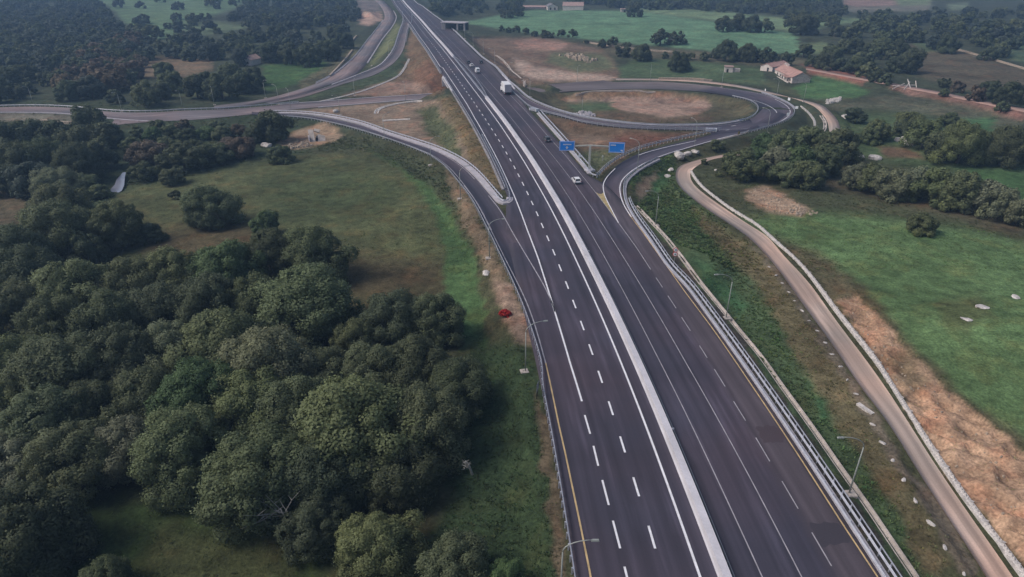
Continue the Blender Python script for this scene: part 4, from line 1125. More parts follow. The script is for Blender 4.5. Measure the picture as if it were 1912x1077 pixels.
WALL_PX = [(1290.5, 321), (1299.4, 337), (1317, 355), (1344, 376), (1373.7, 397), (1411, 419), (1442.7, 447), (1499.6, 500.5), (1566.6, 587.5), (1633.5, 672), (1663.6, 720), (1734, 831), (1797.5, 924.5), (1908, 1072), (1950, 1130)]
PW_ = np.array([ground(u, v) for u, v in resample(np.array(WALL_PX), n=120)])
PW_ = smooth(PW_, 3)
PWs = resample(PW_, n=299)
wt = thing('stone_wall', 'long low wall of whitish stones along the right side of the dirt track', 'wall', PWs[0])
tg_, _ = normals2d(PWs)
for i, p in enumerate(PWs[:-1]):
    gap = np.linalg.norm(PWs[i + 1] - p)
    o = link('stone', STONES[i % 6], wt)
    q = p - PWs[0]
    o.location = (q[0], q[1], q[2] + .22)
    k = gap * random.uniform(.95, 1.2)
    o.scale = (k, random.uniform(.75, 1.0), random.uniform(.75, 1.15))
    o.rotation_euler = (0, 0, math.atan2(tg_[i, 1], tg_[i, 0]) + random.uniform(-.15, .15))
MB().sweep(np.c_[PWs - PWs[0]] + [0, 0, -.3], [(-.42, 0), (-.34, .66), (.34, .66), (.42, 0)], closed=True).build('core', M['white_stone'], wt)

MARK = [(1436, 498.6), (1448.7, 514.3), (1460.5, 528.7), (1472.8, 545.4), (1483.5, 562), (1498, 580.6), (1510, 599), (1525.4, 618), (1540.8, 640), (1553, 661.6), (1569, 685), (1581.6, 709.5), (1598, 735.6), (1628.5, 793), (1647, 827), (1667, 860), (1687.7, 896), (1709.5, 936), (1737, 977.4), (1764, 1022), (1800, 1072)]
ORD = ['first', 'second', 'third', 'fourth', 'fifth', 'sixth', 'seventh', 'eighth', 'ninth', 'tenth', 'eleventh', 'twelfth', 'thirteenth', 'fourteenth', 'fifteenth', 'sixteenth', 'seventeenth', 'eighteenth', 'nineteenth', 'twentieth', 'twenty-first', 'twenty-second', 'twenty-third', 'twenty-fourth', 'twenty-fifth', 'twenty-sixth', 'twenty-seventh']
def boulder(u, v, s, label, group=None, me=None, name='boulder', sc=(1, 1, 1)):
    p = ground(u, v)
    o = link(name, me or random.choice(BOULD))
    o.location = (p[0], p[1], p[2] + .08 * s)
    o.scale = (s * sc[0], s * sc[1], s * sc[2]); o.rotation_euler = (0, 0, random.uniform(0, 6.28))
    return tag(o, label, 'boulder', group)
for i, (u, v) in enumerate(MARK):
    boulder(u, v, random.uniform(.4, .65) * (1.1 if i > 12 else 1.0), f'white marker stone along the left side of the dirt track, {ORD[i]} from its far end', 'white marker stones by the dirt track', sc=(random.uniform(.9, 1.3), random.uniform(.6, 1), random.uniform(.5, .8)))
o = MB().box((0, 0, .15), (.6, 2.6, .35)).build('stone_slab', M['white_stone']); p = ground(1615, 765); o.location = p; o.rotation_euler = (0, 0, R(22)); tag(o, 'long pale slab lying among the marker stones left of the dirt track', 'slab')
for u, v, s, l in [(1268, 292, 3.3, 'largest pale boulder above the bend of the dirt track'), (1284, 288, 2.2, 'middle-sized pale boulder between the largest one and the low one above the track bend'), (1297, 284.5, 2.0, 'low pale boulder right of the two bigger ones above the track bend'),
                   (1253, 318, 1.7, 'upper grey stone on the outside of the dirt track bend'), (1247, 330, 1.6, 'lower grey stone on the outside of the dirt track bend'), (1336, 318, .9, 'small white stone in the grass inside the track bend'),
                   (1832, 574, 1.6, 'flat pale rock in the green field, upper of two'), (1805, 597, 1.3, 'flat pale rock in the green field, lower of two'), (1896, 555, 1.3, 'flat pale rock at the right edge of the green field'),
                   (908, 511, 1.5, 'bright white rock on the grass strip left of the side ramp'), (627, 209, 2.3, 'pale boulder on the brown ground above the side ramp'), (497, 273, 3.0, 'round whitish boulder left of the culvert'),
                   (1608, 294, 2.0, 'small white stone by the dark oak clump on the right'), (1634, 297, 3.0, 'pale grey rock beside the hedge on the right'), (1692, 262, 3.0, 'rocks between the bushes, right of the dirt track end'), (1577, 219, 3.2, 'pale rock left of the round dark bush')]:
    boulder(u, v, s, l, sc=((1.2, 1, .45) if 'flat' in l else (1, 1, 1)))
# earth mound rubble, gully blocks, far rubble: uncountable
def rubble(name, poly, n, smin, smax, mats):
    P = np.array(poly, float); mb = MB()
    c = 0
    while c < n:
        u = rng.uniform(P[:, 0].min(), P[:, 0].max()); v = rng.uniform(P[:, 1].min(), P[:, 1].max())
        if poly_sd(np.array([u]), np.array([v]), poly)[0] < 0: continue
        p = ground(u, v); s = rng.uniform(smin, smax); a = rng.uniform(0, 6.28)
        mb.box((p[0], p[1], p[2] + s * .2), (s, s * rng.uniform(.6, 1), s * .7), a, 0, (rng.uniform(.4, .8), rng.uniform(.4, .8))); c += 1
    return tag(mb.build(name, M[mats]), kind='stuff')
rubble('rubble', [(1395, 358), (1425, 346), (1470, 366), (1515, 392), (1490, 404), (1430, 392)], 150, .15, .55, 'rock')
rubble('rubble', [(1480, 385), (1530, 398), (1500, 405), (1470, 400)], 60, .25, .7, 'rock')
rubble('rubble', [(520, 280), (560, 262), (590, 272), (560, 276)], 90, .4, 1.2, 'rock')
rubble('rubble', [(1042, 103), (1065, 100), (1115, 112), (1110, 120), (1060, 110)], 40, 1.0, 3.2, 'rock')
rubble('rubble', [(1540, 188), (1570, 183), (1568, 190), (1545, 193)], 50, .8, 1.8, 'white_stone')
rubble('rubble', [(1570, 560), (1600, 560), (1700, 680), (1900, 850), (1900, 1000), (1800, 890), (1680, 730)], 70, .12, .4, 'rock')
rubble('rubble', [(1670, 262), (1700, 258), (1725, 268), (1700, 272)], 30, .8, 2.0, 'white_stone')
rubble('rubble', [(1066, 212), (1100, 208), (1112, 217), (1070, 215)], 60, .5, 1.6, 'kerb')
# pond
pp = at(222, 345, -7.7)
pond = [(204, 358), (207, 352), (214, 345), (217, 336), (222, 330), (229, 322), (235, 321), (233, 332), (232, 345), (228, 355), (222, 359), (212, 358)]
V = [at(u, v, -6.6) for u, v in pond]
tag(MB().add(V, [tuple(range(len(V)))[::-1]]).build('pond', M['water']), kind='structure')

# ------------------------------------------------------------------ street lamps
ROADC = np.vstack([hcc[:, :2]] + [rb.c[:, :2] for rb in (loop, entry, ramp_l, offr, old, low)])
def lamp_proto():
    t = thing('street_lamp', '', 'street lamp', (0, 0, 0), 0, 'street lamps along the roads')
    H_ = 7.0
    MB().tube([(0, 0, .1), (0, 0, 3.5), (0, 0, H_)], [.10, .085, .065], 8).build('pole', M['lamp_steel'], t, True)
    arc_ = [(2.9 * (1 - math.cos(a)) * .93, 0, H_ + 1.5 * math.sin(a)) for a in np.linspace(0, math.pi / 2, 8)]
    MB().tube(arc_, [.065, .062, .06, .056, .052, .05, .048, .045], 6).build('arm', M['lamp_steel'], t, True)
    hd = MB().box((2.95, 0, H_ + 1.47), (.75, .26, .13), 0, 0, (.8, .7)).build('lamp_head', M['lamp_steel'], t)
    MB().box((2.98, 0, H_ + 1.385), (.5, .2, .04)).build('lens', M['lamp_glass'], hd)
    MB().box((-.15, .1, -.05), (1.2, 1.05, .36)).build('footing', M['concrete_warm'], t)
    return t
lampp = lamp_proto()
LAMPS = [(1585, 921.5, 'in front of the foreground gutter, nearest on the right'), (1355.5, 594, 'beside the gutter, second nearest on the right'), (1223.8, 421, 'behind the speed limit discs on the right verge'),
         (1190, 315.5, 'on the outside of the exit bend'), (1296.5, 272, 'below the crash cushion end of the entry ramp'), (1432, 248, 'on the near side of the tight loop bend'), (1449.5, 182, 'on the far side of the loop bend, below the farmhouse lawn'),
         (1347, 162.5, 'above the far stretch of the loop, below the small hut'), (1214, 149.5, 'above the far stretch of the loop, in the middle'), (1077.7, 151.5, 'above the far stretch of the loop, by the bare sandy patch'),
         (989.4, 181, 'just right of the highway behind the start of the entry ramp'), (1086.6, 214.5, 'on the green side of the bare crater'), (1500, 190, 'where the dirt track meets the loop bend'),
         (951, 150, 'right of the white truck'), (924, 121, 'right of the white van, below the curved gutter'), (902.5, 101, 'on the right bank beyond the cars'), (883.6, 86, 'on the right bank, second below the far underpass'), (868, 72, 'on the right bank just below the far underpass'),
         (860, 371, 'left of the side ramp, near its gore nose'), (914, 482, 'left of the side ramp, where it meets the highway'), (981, 694, 'left of the foreground guardrail among the bushes'), (1046, 1122, 'at the bottom edge beside the left guardrail'),
         (805, 308, 'left of the side ramp at the end of the green strip'), (718, 258, 'left of the side ramp, above the dark scrub'), (635, 214, 'on the brown ground above the side ramp'), (757.5, 190.5, 'on the brown ground near the bridge'),
         (662.5, 179, 'in front of the green bank of the off-ramp'), (726, 101.5, 'on the far left edge of the off-ramp'), (695, 122, 'between the off-ramp and the old side road'), (543, 203, 'at the left junction, rightmost'), (521, 194.5, 'at the left junction, second from its right'),
         (496, 183, 'at the left junction by the green meadow'), (400.4, 195.5, 'above the side road below the dark wood'), (341.6, 203.5, 'above the side road, left of the junction'), (227.7, 208, 'above the side road, by the round dark trees'), (63, 196, 'above the side road near the left edge of the picture')]
for i, (u, v, where) in enumerate(LAMPS):
    p = at(u, v, 0) if v > 1077 else ground(u, v)
    if v > 1077: p[2] = float(z_at(p[0], p[1]))
    o = lampp if i == 0 else copy_tree(lampp)
    o.location = p
    c = ROADC[np.argmin(((ROADC - p[:2]) ** 2).sum(1))]
    o.rotation_euler = (0, 0, math.atan2(c[1] - p[1], c[0] - p[0]))
    o['label'] = 'tall curved street lamp ' + where

# ------------------------------------------------------------------ road signs
gp_ = ground(1099.5, 318)
gs = thing('gantry_sign', 'tall T-shaped gantry with two blue direction signs in the right gore', 'road sign', gp_, R(-2))
MB().box((.2, -.3, .05), (2.6, 2.0, .7), R(20)).build('footing', M['concrete'], gs)
HT = 7.2
MB().box((0, 0, HT / 2), (.55, .5, HT)).build('post', M['sign_back'], gs)
MB().tube([(-5.0, 0, HT - .15), (0, 0, HT + .1), (5.4, 0, HT - .2)], .14, 6).build('beam', M['sign_back'], gs)
MB().tube([(-5.0, .25, HT - .45), (0, .25, HT - .2), (5.4, .25, HT - .5)], .08, 6).build('lower_beam', M['sign_back'], gs)
def sign_panel(x, z, w, h, rz, marks):
    o = MB().box((0, 0, 0), (w, .12, h)).build('sign_panel', M['blue'], gs)
    o.location = (x, -.35, z); o.rotation_euler = (R(6), 0, rz)
    fr = MB()
    for a, b, c, d in ((0, h / 2 - .16, w - .2, .1), (0, -h / 2 + .16, w - .2, .1)):
        fr.box((a, -.075, b), (c, .03, d))
    for a in (-w / 2 + .15, w / 2 - .15):
        fr.box((a, -.075, 0), (.1, .03, h - .42))
    fr.build('border', M['white'], o)
    mk = MB()
    for (cx, cz, sx, sz) in marks:
        mk.box((cx, -.08, cz), (sx, .03, sz))
    mk.build('lettering', M['white'], o)
    MB().box((0, .12, 0), (w * .96, .12, h * .95)).build('back_frame', M['sign_back'], o)
    return o
ll = [(-1.0 + .26 * k, .45, .19, .34) for k in range(9)]
pl = sign_panel(-6.5, HT - .1, 4.3, 2.8, R(2), ll)
MB().add([(-.42, -.1, -.35), (.42, -.1, -.35), (0, -.1, -.95)], [(0, 2, 1)]).box((0, -.09, -.25), (.26, .03, .45)).build('arrow', M['white'], pl)
pr_ = sign_panel(7.4, HT - .45, 4.4, 3.0, R(-4), [(-1.65 + .25 * k, .72, .18, .36) for k in range(6)])
MB().add([(1.05, -.1, -.85), (1.75, -.1, -.55), (1.7, -.1, -1.15)], [(0, 2, 1)]).box((1.3, -.09, -.75), (.4, .03, .25)).build('arrow', M['white'], pr_)

def disc(r, th, n=20):
    V = [(r * math.cos(2 * math.pi * k / n), y, r * math.sin(2 * math.pi * k / n)) for y in (-th / 2, th / 2) for k in range(n)]
    return V, [tuple(range(n))[::1], tuple(range(2 * n - 1, n - 1, -1))] + [((k + 1) % n, k, n + k, n + (k + 1) % n) for k in range(n)]
p = ground(1258.5, 491)
ss = thing('speed_sign', 'two round red-rimmed speed signs one above the other on a post by the right gutter', 'road sign', p, R(-8))
MB().tube([(0, 0, -.3), (0, 0, 3.3)], .05, 6).build('post', M['lamp_steel'], ss)
for z in (2.95, 2.0):
    V, F_ = disc(.5, .04); o = MB().add([(a, b - .08, c + z) for a, b, c in V], F_).build('rim', M['sign_red'], ss)
    V, F_ = disc(.36, .04); f = MB().add([(a, b - .12, c + z) for a, b, c in V], F_).build('face', M['white'], o)
    MB().box((-.09, -.155, z), (.09, .015, .3)).box((.1, -.155, z), (.13, .015, .3)).build('numeral', M['black'], o)
p = ground(1082, 302)
ts = thing('warning_sign', 'small triangular warning sign seen from behind, left of the gantry post', 'road sign', p, R(10))
MB().tube([(0, 0, -.3), (0, 0, 2.3)], .04, 6).build('post', M['steel_dark'], ts)
MB().add([(-.65, -.06, 1.5), (.65, -.06, 1.5), (0, -.06, 2.65), (-.65, -.02, 1.5), (.65, -.02, 1.5), (0, -.02, 2.65)], [(0, 1, 2), (5, 4, 3), (0, 3, 4, 1), (1, 4, 5, 2), (2, 5, 3, 0)]).build('sign_plate', M['white'], ts)
p = ground(1125, 300)
ts = thing('marker_post', 'small pale marker post standing in the weeds right of the gantry post', 'marker post', p)
MB().box((0, 0, .6), (.3, .2, 1.5)).build('post', M['sign_back'], ts); MB().box((0, 0, 1.45), (.32, .22, .25)).build('cap', M['white'], ts)
p = ground(1003, 742)
ts = thing('side_sign', 'dark road sign seen edge-on behind the left guardrail', 'road sign', p, R(75))
MB().tube([(-.35, 0, -.3), (-.35, 0, 2.6)], .05, 6).tube([(.35, 0, -.3), (.35, 0, 2.6)], .05, 6).build('post', M['black'], ts)
MB().box((0, -.05, 1.9), (1.2, .06, 1.2)).build('sign_plate', M['steel_dark'], ts)
for (u, v, r_, l) in [(1378, 258, -20, 'chevron board on a post at the loop edge, left of the loop lamp'), (1470, 222, -60, 'white chevron board at the near side of the tight loop bend'), (1486, 209, -80, 'white chevron board at the outermost point of the loop bend'), (1472, 193, -110, 'white chevron board on the far side of the tight loop bend'), (1428, 175.5, -150, 'white chevron board beside the gravel track above the loop')]:
    p = ground(u, v)
    t = thing('chevron_board', l, 'road sign', p, R(r_ + 60), 'chevron boards round the loop')
    MB().tube([(0, 0, -.2), (0, 0, 2.4)], .05, 6).build('post', M['steel_dark'], t)
    MB().box((0, -.08, 1.9), (1.1, .05, 1.1)).build('board', M['white'] if r_ < -30 else M['paint_gore'], t)
    MB().box((0, .0, 1.9), (1.14, .03, 1.14)).build('board_back', M['black'], t)
# crash cushions at the two narrow ends of the entry ramp
for (u, v, z, rz, l) in [(1334, 244.8, -2.0, 75, 'pale steel crash cushion where the entry ramp leaves the loop'), (1001, 207.5, 0, 40, 'pale steel crash cushion where the entry ramp joins the highway')]:
    p = at(u, v, z)
    t = thing('crash_cushion', l, 'crash cushion', p, R(rz))
    for k in range(4):
        MB().box((0, .9 * k, .5), (1.5 + .15 * k, .75, .9)).build('cell', M['steel'], t)
    MB().box((0, -.55, .5), (1.4, .25, 1.0)).build('nose', M['white'], t)

# ------------------------------------------------------------------ vehicles
def wheel(parent, x, y, r=.32, w=.22):
    P = [(x - w / 2, y, r), (x + w / 2, y, r)]
    t = MB().tube(P, r, 14).build('wheel', M['tyre'], parent)
    MB().tube([(x - w / 2 - .015, y, r), (x + w / 2 + .015, y, r)], r * .6, 10).build('rim', M['steel'], t)
def prism(prof, w0, w1, zsplit, name, mat, parent, mb=None):
    """side profile [(y,z)] extruded across x; above zsplit the half width tapers from w0 to w1"""
    zmax = max(z for _, z in prof)
    V = []
    for s in (-1, 1):
        for y, z in prof:
            k = 0 if z <= zsplit else (z - zsplit) / max(zmax - zsplit, 1e-6)
            V.append((s * (w0 + (w1 - w0) * k), y, z))
    n = len(prof)
    Fc = [tuple(range(n)), tuple(range(2 * n - 1, n - 1, -1))] + [((k + 1) % n, k, n + k, n + (k + 1) % n) for k in range(n)]
    o = MB().add(V, Fc).build(name, mat, parent)
    md = o.modifiers.new('bevel', 'BEVEL'); md.width = .05; md.segments = 2; md.limit_method = 'ANGLE'
    return o
def road_pose(u, v):
    s, o = ref_so(u, v)
    p0 = ref_point(s, o); p1 = ref_point(s + 3, o)
    d = p1 - p0
    return p0, math.atan2(d[1], d[0]) - math.pi / 2
def make_car(label, u, v, mat, Lc=4.2, Wc=1.78, Hc=1.48, hatch=True):
    p, rz = road_pose(u, v)
    t = thing('car', label, 'car', p, rz, 'vehicles driving away on the right carriageway')
    h = Lc / 2; b = .92
    prof = [(-h, .35), (-h, .75), (-h + .08, b), (-h + .25, b + .02), (h - 1.15, b), (h - .12, .74), (h, .55), (h, .3), (h - .4, .22), (-h + .4, .22)]
    prism(prof, Wc / 2, Wc / 2 - .06, .6, 'body', mat, t)
    back = -h + (.12 if hatch else .55)
    gl = [(back, b - .02), (back + .5, Hc - .05), (h - 1.85, Hc - .05), (h - 1.05, b - .02)]
    prism(gl, Wc / 2 - .07, Wc / 2 - .26, b, 'windows', M['glass'], t)
    rf = [(back + .34, Hc - .07), (back + .5, Hc), (h - 2.0, Hc), (h - 1.72, Hc - .10)]
    prism(rf, Wc / 2 - .20, Wc / 2 - .24, Hc - .07, 'roof', mat, t)
    for s in (-1, 1):
        pm = MB()
        pm.tube([(s * (Wc / 2 - .09), back + .05, b), (s * (Wc / 2 - .22), back + .45, Hc - .06)], .07, 5).tube([(s * (Wc / 2 - .1), h - 1.1, b), (s * (Wc / 2 - .23), h - 1.85, Hc - .06)], .045, 5).tube([(s * (Wc / 2 - .1), -.15, b), (s * (Wc / 2 - .22), -.2, Hc - .06)], .05, 5)
        pm.build('pillar', mat, t)
        MB().box((s * (Wc / 2 - .16), -h - .005, .78), (.26, .05, .2)).build('tail_lamp', M['lamp_red'], t)
        MB().box((s * (Wc / 2 + .06), h - 1.45, .98), (.16, .1, .12)).build('mirror', mat, t)
        for y in (-h + .75, h - .8):
            wheel(t, s * (Wc / 2 - .1), y)
    MB().box((0, -h - .01, .42), (Wc * .9, .06, .16)).build('bumper', M['black'], t)
    MB().box((0, -h - .02, .62), (.5, .03, .12)).build('number_plate', M['white'], t)
    return t
make_car('white hatchback nearest on the right carriageway, level with the gore nose', 1076, 340, M['car_white'])
make_car('dark grey car close to the right guardrail, left of the blue signs', 1021, 263, M['car_grey'], 4.4, 1.82, 1.62)
make_car('small white car just behind the dark car at the head of the group', 880.5, 124, M['car_white'], 4.2, 1.8, 1.5)
make_car('dark blue car leading the group ahead of the white car', 874.5, 117.5, M['car_dark'], 4.3, 1.8, 1.5)
make_car('dark car in the right lane, right of the white car', 898, 117.5, M['car_dark'], 4.4, 1.82, 1.6)
p, rz = road_pose(891.5, 135.5)
vn = thing('van', 'white delivery van following the small white car', 'van', p, rz, 'vehicles driving away on the right carriageway')
prism([(-2.6, .4), (-2.6, 1.3), (-2.45, 2.35), (1.0, 2.4), (1.75, 1.45), (2.55, 1.1), (2.65, .5), (2.2, .3), (-2.2, .3)], 1.0, .86, 1.2, 'body', M['car_white'], vn)
MB().add([(-.72, -2.57, 1.5), (.72, -2.57, 1.5), (.66, -2.50, 2.05), (-.66, -2.50, 2.05)], [(0, 1, 2, 3)]).build('rear_window', M['glass'], vn)
MB().add([(-.8, 1.15, 2.3), (.8, 1.15, 2.3), (.88, 1.8, 1.5), (-.88, 1.8, 1.5)], [(0, 1, 2, 3)]).build('windscreen', M['glass'], vn)
for s in (-1, 1):
    MB().box((s * .98, 1.0, 1.65), (.06, .8, .5)).build('side_window', M['glass'], vn)
    MB().box((s * .88, -2.62, 1.0), (.2, .06, .4)).build('tail_lamp', M['lamp_red'], vn)
    for y in (-1.7, 1.75):
        wheel(vn, s * .9, y, .34, .24)
MB().box((0, -2.65, .5), (1.8, .12, .2)).build('bumper', M['black'], vn)
p, rz = road_pose(944, 173)
tk = thing('truck', 'white box truck in the right lane beyond the loop entrance', 'truck', p, rz, 'vehicles driving away on the right carriageway')
tk.scale = (1.15, 1.15, 1.18)
MB().box((0, -.9, .8), (1.1, 8.6, .35)).build('chassis', M['black'], tk)
o = MB().box((0, -1.5, 2.45), (2.5, 7.0, 2.75)).build('cargo_box', M['truck_white'], tk)
MB().box((0, -5.02, 2.4), (2.36, .05, 2.6)).build('rear_frame', M['steel'], o)
for s in (-1, 1):
    MB().box((s * .58, -5.06, 2.4), (1.1, .05, 2.45)).build('rear_door', M['kerb'], o)
    MB().box((s * 1.0, -5.04, .72), (.3, .1, .2)).build('tail_lamp', M['lamp_red'], tk)
prism([(2.3, .6), (2.3, 2.95), (3.7, 2.9), (4.15, 1.7), (4.2, .5), (3.8, .45)], 1.2, 1.12, 1.7, 'cab', M['truck_white'], tk)
for s in (-1, 1):
    MB().box((s * 1.2, 3.3, 2.15), (.06, .9, .7)).build('side_window', M['glass'], tk)
    MB().box((s * 1.24, .6, 2.7), (.03, .5, 1.2)).build('side_patch', M['black'], tk)
    for y, r_ in ((-3.6, .48), (-2.4, .48), (3.2, .48)):
        wheel(tk, s * 1.02, y, r_, .3)
    MB().box((s * 1.15, -.6, .75), (.06, 2.6, .5)).build('side_guard', M['steel_dark'], tk)
MB().box((0, -5.05, .55), (2.3, .1, .15)).build('bumper', M['black'], tk)

# ------------------------------------------------------------------ houses
def gabled(parent, x, y, rz, w, l, h, rise, wall, roof, wins=(), doors=(), over=.35):
    """gabled block: gable ends face -y / +y of its own frame; everything is a part of the parent"""
    def tf(V):
        ca, sa = math.cos(rz), math.sin(rz)
        return [(x + a * ca - b * sa, y + a * sa + b * ca, c) for a, b, c in V]
    V = [(-w / 2, -l / 2, -1), (w / 2, -l / 2, -1), (w / 2, l / 2, -1), (-w / 2, l / 2, -1), (-w / 2, -l / 2, h), (w / 2, -l / 2, h), (w / 2, l / 2, h), (-w / 2, l / 2, h), (0, -l / 2, h + rise), (0, l / 2, h + rise)]
    MB().add(tf(V), [(0, 1, 5, 8, 4), (2, 3, 7, 9, 6), (1, 2, 6, 5), (3, 0, 4, 7)]).build('wall', wall, parent)
    for s in (-1, 1):
        e = w / 2 + over; zz = h - rise / (w / 2) * over
        q = [(0, -l / 2 - over, h + rise + .02), (0, l / 2 + over, h + rise + .02), (s * e, l / 2 + over, zz + .02), (s * e, -l / 2 - over, zz + .02)]
        q2 = [(a, b, c + .2) for a, b, c in q]
        MB().add(tf(q + q2), [(0, 1, 2, 3), (7, 6, 5, 4), (0, 4, 5, 1), (1, 5, 6, 2), (2, 6, 7, 3), (3, 7, 4, 0)]).build('roof', roof, parent)
    MB().tube(tf([(0, -l / 2 - over, h + rise + .24), (0, l / 2 + over, h + rise + .24)]), .14, 6).build('ridge', roof, parent)
    for side, pos, z, ww, hh in wins:
        if side in ('w', 'e'):
            s = -1 if side == 'w' else 1
            fr = MB().box((0, 0, 0), (.16, ww + .3, hh + .3)); gl = MB().box((s * .07, 0, 0), (.1, ww, hh)); c = (s * w / 2, pos, z)
        else:
            s = -1 if side == 's' else 1
            fr = MB().box((0, 0, 0), (ww + .3, .16, hh + .3)); gl = MB().box((0, s * .07, 0), (ww, .1, hh)); c = (pos, s * l / 2, z)
        f = fr.build('window', wall, parent); f.location = tf([c])[0]; f.rotation_euler = (0, 0, rz)
        gl.build('pane', M['black'], f)
fp = ground(1478, 155.5)
fh = thing('farmhouse', 'long white farmhouse with terracotta roof and pink gable end beside the lawn', 'house', fp)
r1 = at(1490, 138.5, .6); r2 = at(1453, 122, .6)
fa = math.atan2(-(r2[0] - r1[0]), r2[1] - r1[1])
ca, sa = math.cos(fa), math.sin(fa)
FL = 25.0
gcx, gcy = 4.6 * ca, 4.6 * sa                       # middle of the near gable
fcx, fcy = gcx - sa * FL / 2, gcy + ca * FL / 2
gabled(fh, fcx, fcy, fa, 9.2, FL, 3.0, 2.4, M['plaster'], M['tile'], [('w', -10, 1.4, 1.2, 1.2), ('w', -7.2, 1.2, .9, 2.0), ('w', -5.4, 1.2, .9, 2.0), ('w', -2.6, 1.4, 1.2, 1.1), ('w', .4, 1.3, 1.0, 1.9), ('w', 3.6, 1.4, 1.2, 1.2), ('w', 8.0, 1.4, 1.2, 1.2)])
MB().box((fcx - ca * 6.0 + sa * 2, fcy - sa * 6.0 - ca * 2, .25), (.5, 19, .7), fa).build('terrace_wall', M['plaster'], fh)
MB().box((fcx - ca * 5.4 + sa * 6, fcy - sa * 5.4 - ca * 6, 2.5), (2.2, 8.0, .2), fa).build('porch_roof', M['tile'], fh)
for k in range(3):
    MB().box((fcx - ca * 6.2 + sa * (2.4 + k * 3.5), fcy - sa * 6.2 - ca * (2.4 + k * 3.5), 1.1), (.35, .35, 2.8), fa).build('porch_post', M['plaster'], fh)
gv = [(-4.4, -.12, -.8), (4.4, -.12, -.8), (4.4, -.12, 2.95), (0, -.12, 5.2), (-4.4, -.12, 2.95)]
MB().add([(gcx + a * ca - b * sa, gcy + a * sa + b * ca, c) for a, b, c in gv], [(0, 1, 2, 3, 4)]).build('gable_wall', M['stone_wall'], fh)
bq = at(1436, 131, -5) - np.array(fh.location)
gabled(fh, bq[0] + 4.5, bq[1] + 4.5, R(-52), 7.5, 16, 3.4, 1.5, M['plaster'], M['tile'], [('s', 1.0, 1.7, 1.0, 2.4), ('w', 0, 1.8, 1.2, 1.2)])
for k in range(3):
    MB().box((fcx - sa * (6.5 + k * 2.2), fcy + ca * (6.5 + k * 2.2), 5.8), (.9, .9, 1.5), fa).build('chimney', M['plaster'], fh)
p = ground(1360, 135)
ht = thing('hut', 'small white hut with a flat grey roof in the meadow left of the farmhouse', 'hut', p, R(-14))
MB().box((0, 2, 1.2), (4.4, 4, 3.4)).build('wall', M['plaster'], ht); MB().box((0, 2, 3.0), (5.0, 4.6, .3)).build('roof', M['tile_pale'], ht)
MB().box((-.6, -.02, .8), (1.0, .12, 2.0)).build('door', M['black'], ht); MB().box((4.2, 2.4, .7), (3.8, 3.4, 2.4)).build('lean_to', M['stone_wall'], ht)
p = ground(1030, 19)
f2 = thing('far_farmhouse', 'white gabled farmhouse at the top of the bright green field, left of the pink one', 'house', p)
gabled(f2, 0, 8, R(8), 11, 16, 3.6, 2.6, M['plaster'], M['grey_roof'], [('s', -2.4, 1.6, 1.6, 2.2), ('s', 2.4, 1.6, 1.6, 2.2)])
gabled(f2, -20, 12, R(88), 9, 28, 2.6, 1.2, M['stone_wall'], M['tile_pale'], [('e', -6, 1.3, 1.4, 1.2), ('e', 4, 1.3, 1.4, 1.2)])
p = ground(1068, 19)
f3 = thing('far_barn', 'broad barn with a pinkish roof at the top of the bright green field', 'barn', p)
gabled(f3, 2, 10, R(84), 18, 22, 4.2, 3.0, M['plaster'], M['tile_pale'], [('e', 0, 1.8, 3.0, 3.0)])
p = ground(1170, 23)
f4 = thing('ruined_house', 'low ruined stone house beside dark trees at the top of the green field', 'house', p)
MB().box((0, 4, 1.4), (11, 7, 3.4)).build('wall', M['stone_wall'], f4); MB().box((0, 4, 3.2), (11.8, 7.8, .4)).build('roof', M['tile_pale'], f4); MB().box((-2, .4, 1.2), (1.6, .3, 2.2)).build('door', M['black'], f4)
p = ground(466, 122)
f5 = thing('stone_cottage', 'small pinkish cottage half hidden among the trees on the left', 'house', p)
gabled(f5, 0, 4, R(-20), 7, 9, 3.2, 2.0, M['plaster'], M['tile_pale'], [('s', 1.2, 1.6, .9, 1.2)])
p = ground(1546, 8)
f6 = thing('white_shed', 'tiny white shed among the trees at the top right', 'shed', p)
gabled(f6, 0, 4, R(10), 8, 8, 3.2, 1.6, M['plaster'], M['grey_roof'], [('s', 0, 1.5, 1.4, 1.6)])
p = ground(394, 6)
f7 = thing('white_cottage', 'white cottage at the top edge between the left trees', 'house', p)
gabled(f7, 0, 4, R(-10), 10, 11, 3.6, 1.8, M['plaster'], M['tile_pale'], [('s', -2, 1.6, 1.2, 1.4), ('s', 2, 1.6, 1.2, 1.4)])
# collapsed timber frame beside the red track and field walls
p = ground(1680, 162)
fr = thing('timber_frame', 'pale broken timber frame lying beside the red track', 'timber frame', p)
for k, (a, b) in enumerate([((-6, -5, 0), (3, 2, 1.2)), ((-1, -6, 0), (6, 3, 1.8)), ((3, -4, .2), (4, 2, 3.2)), ((7, -2, 0), (7.5, 1, 2.6)), ((-3, 1, .3), (8, 1.5, .6))]):
    MB().tube([a, b], .22, 6).build('beam', M['white_stone'], fr)
def field_wall(px, label, w=.9, h=1.0):
    P = np.array([ground(u, v) for u, v in resample(np.array(px, float), n=60)])
    o = thing('field_wall', label, 'wall', P[0])
    MB().sweep(resample(P - P[0], step=3.0) - [0, 0, .4], [(-w / 2, 0), (-w / 2 * .8, h + .4), (w / 2 * .8, h + .4), (w / 2, 0)], closed=True).build('stonework', M['rock'], o)
field_wall([(1775, 90), (1815, 101), (1860, 114), (1925, 133)], 'pale field wall running across the brown hillside at the far right')
field_wall([(1230, 148.2), (1290, 148.6), (1330, 151)], 'low pale wall along the gravel track above the loop', 1.2)
field_wall([(616, 143), (634, 124), (648, 108), (658, 95)], 'pale stone wall along the left side of the old road', 1.2)
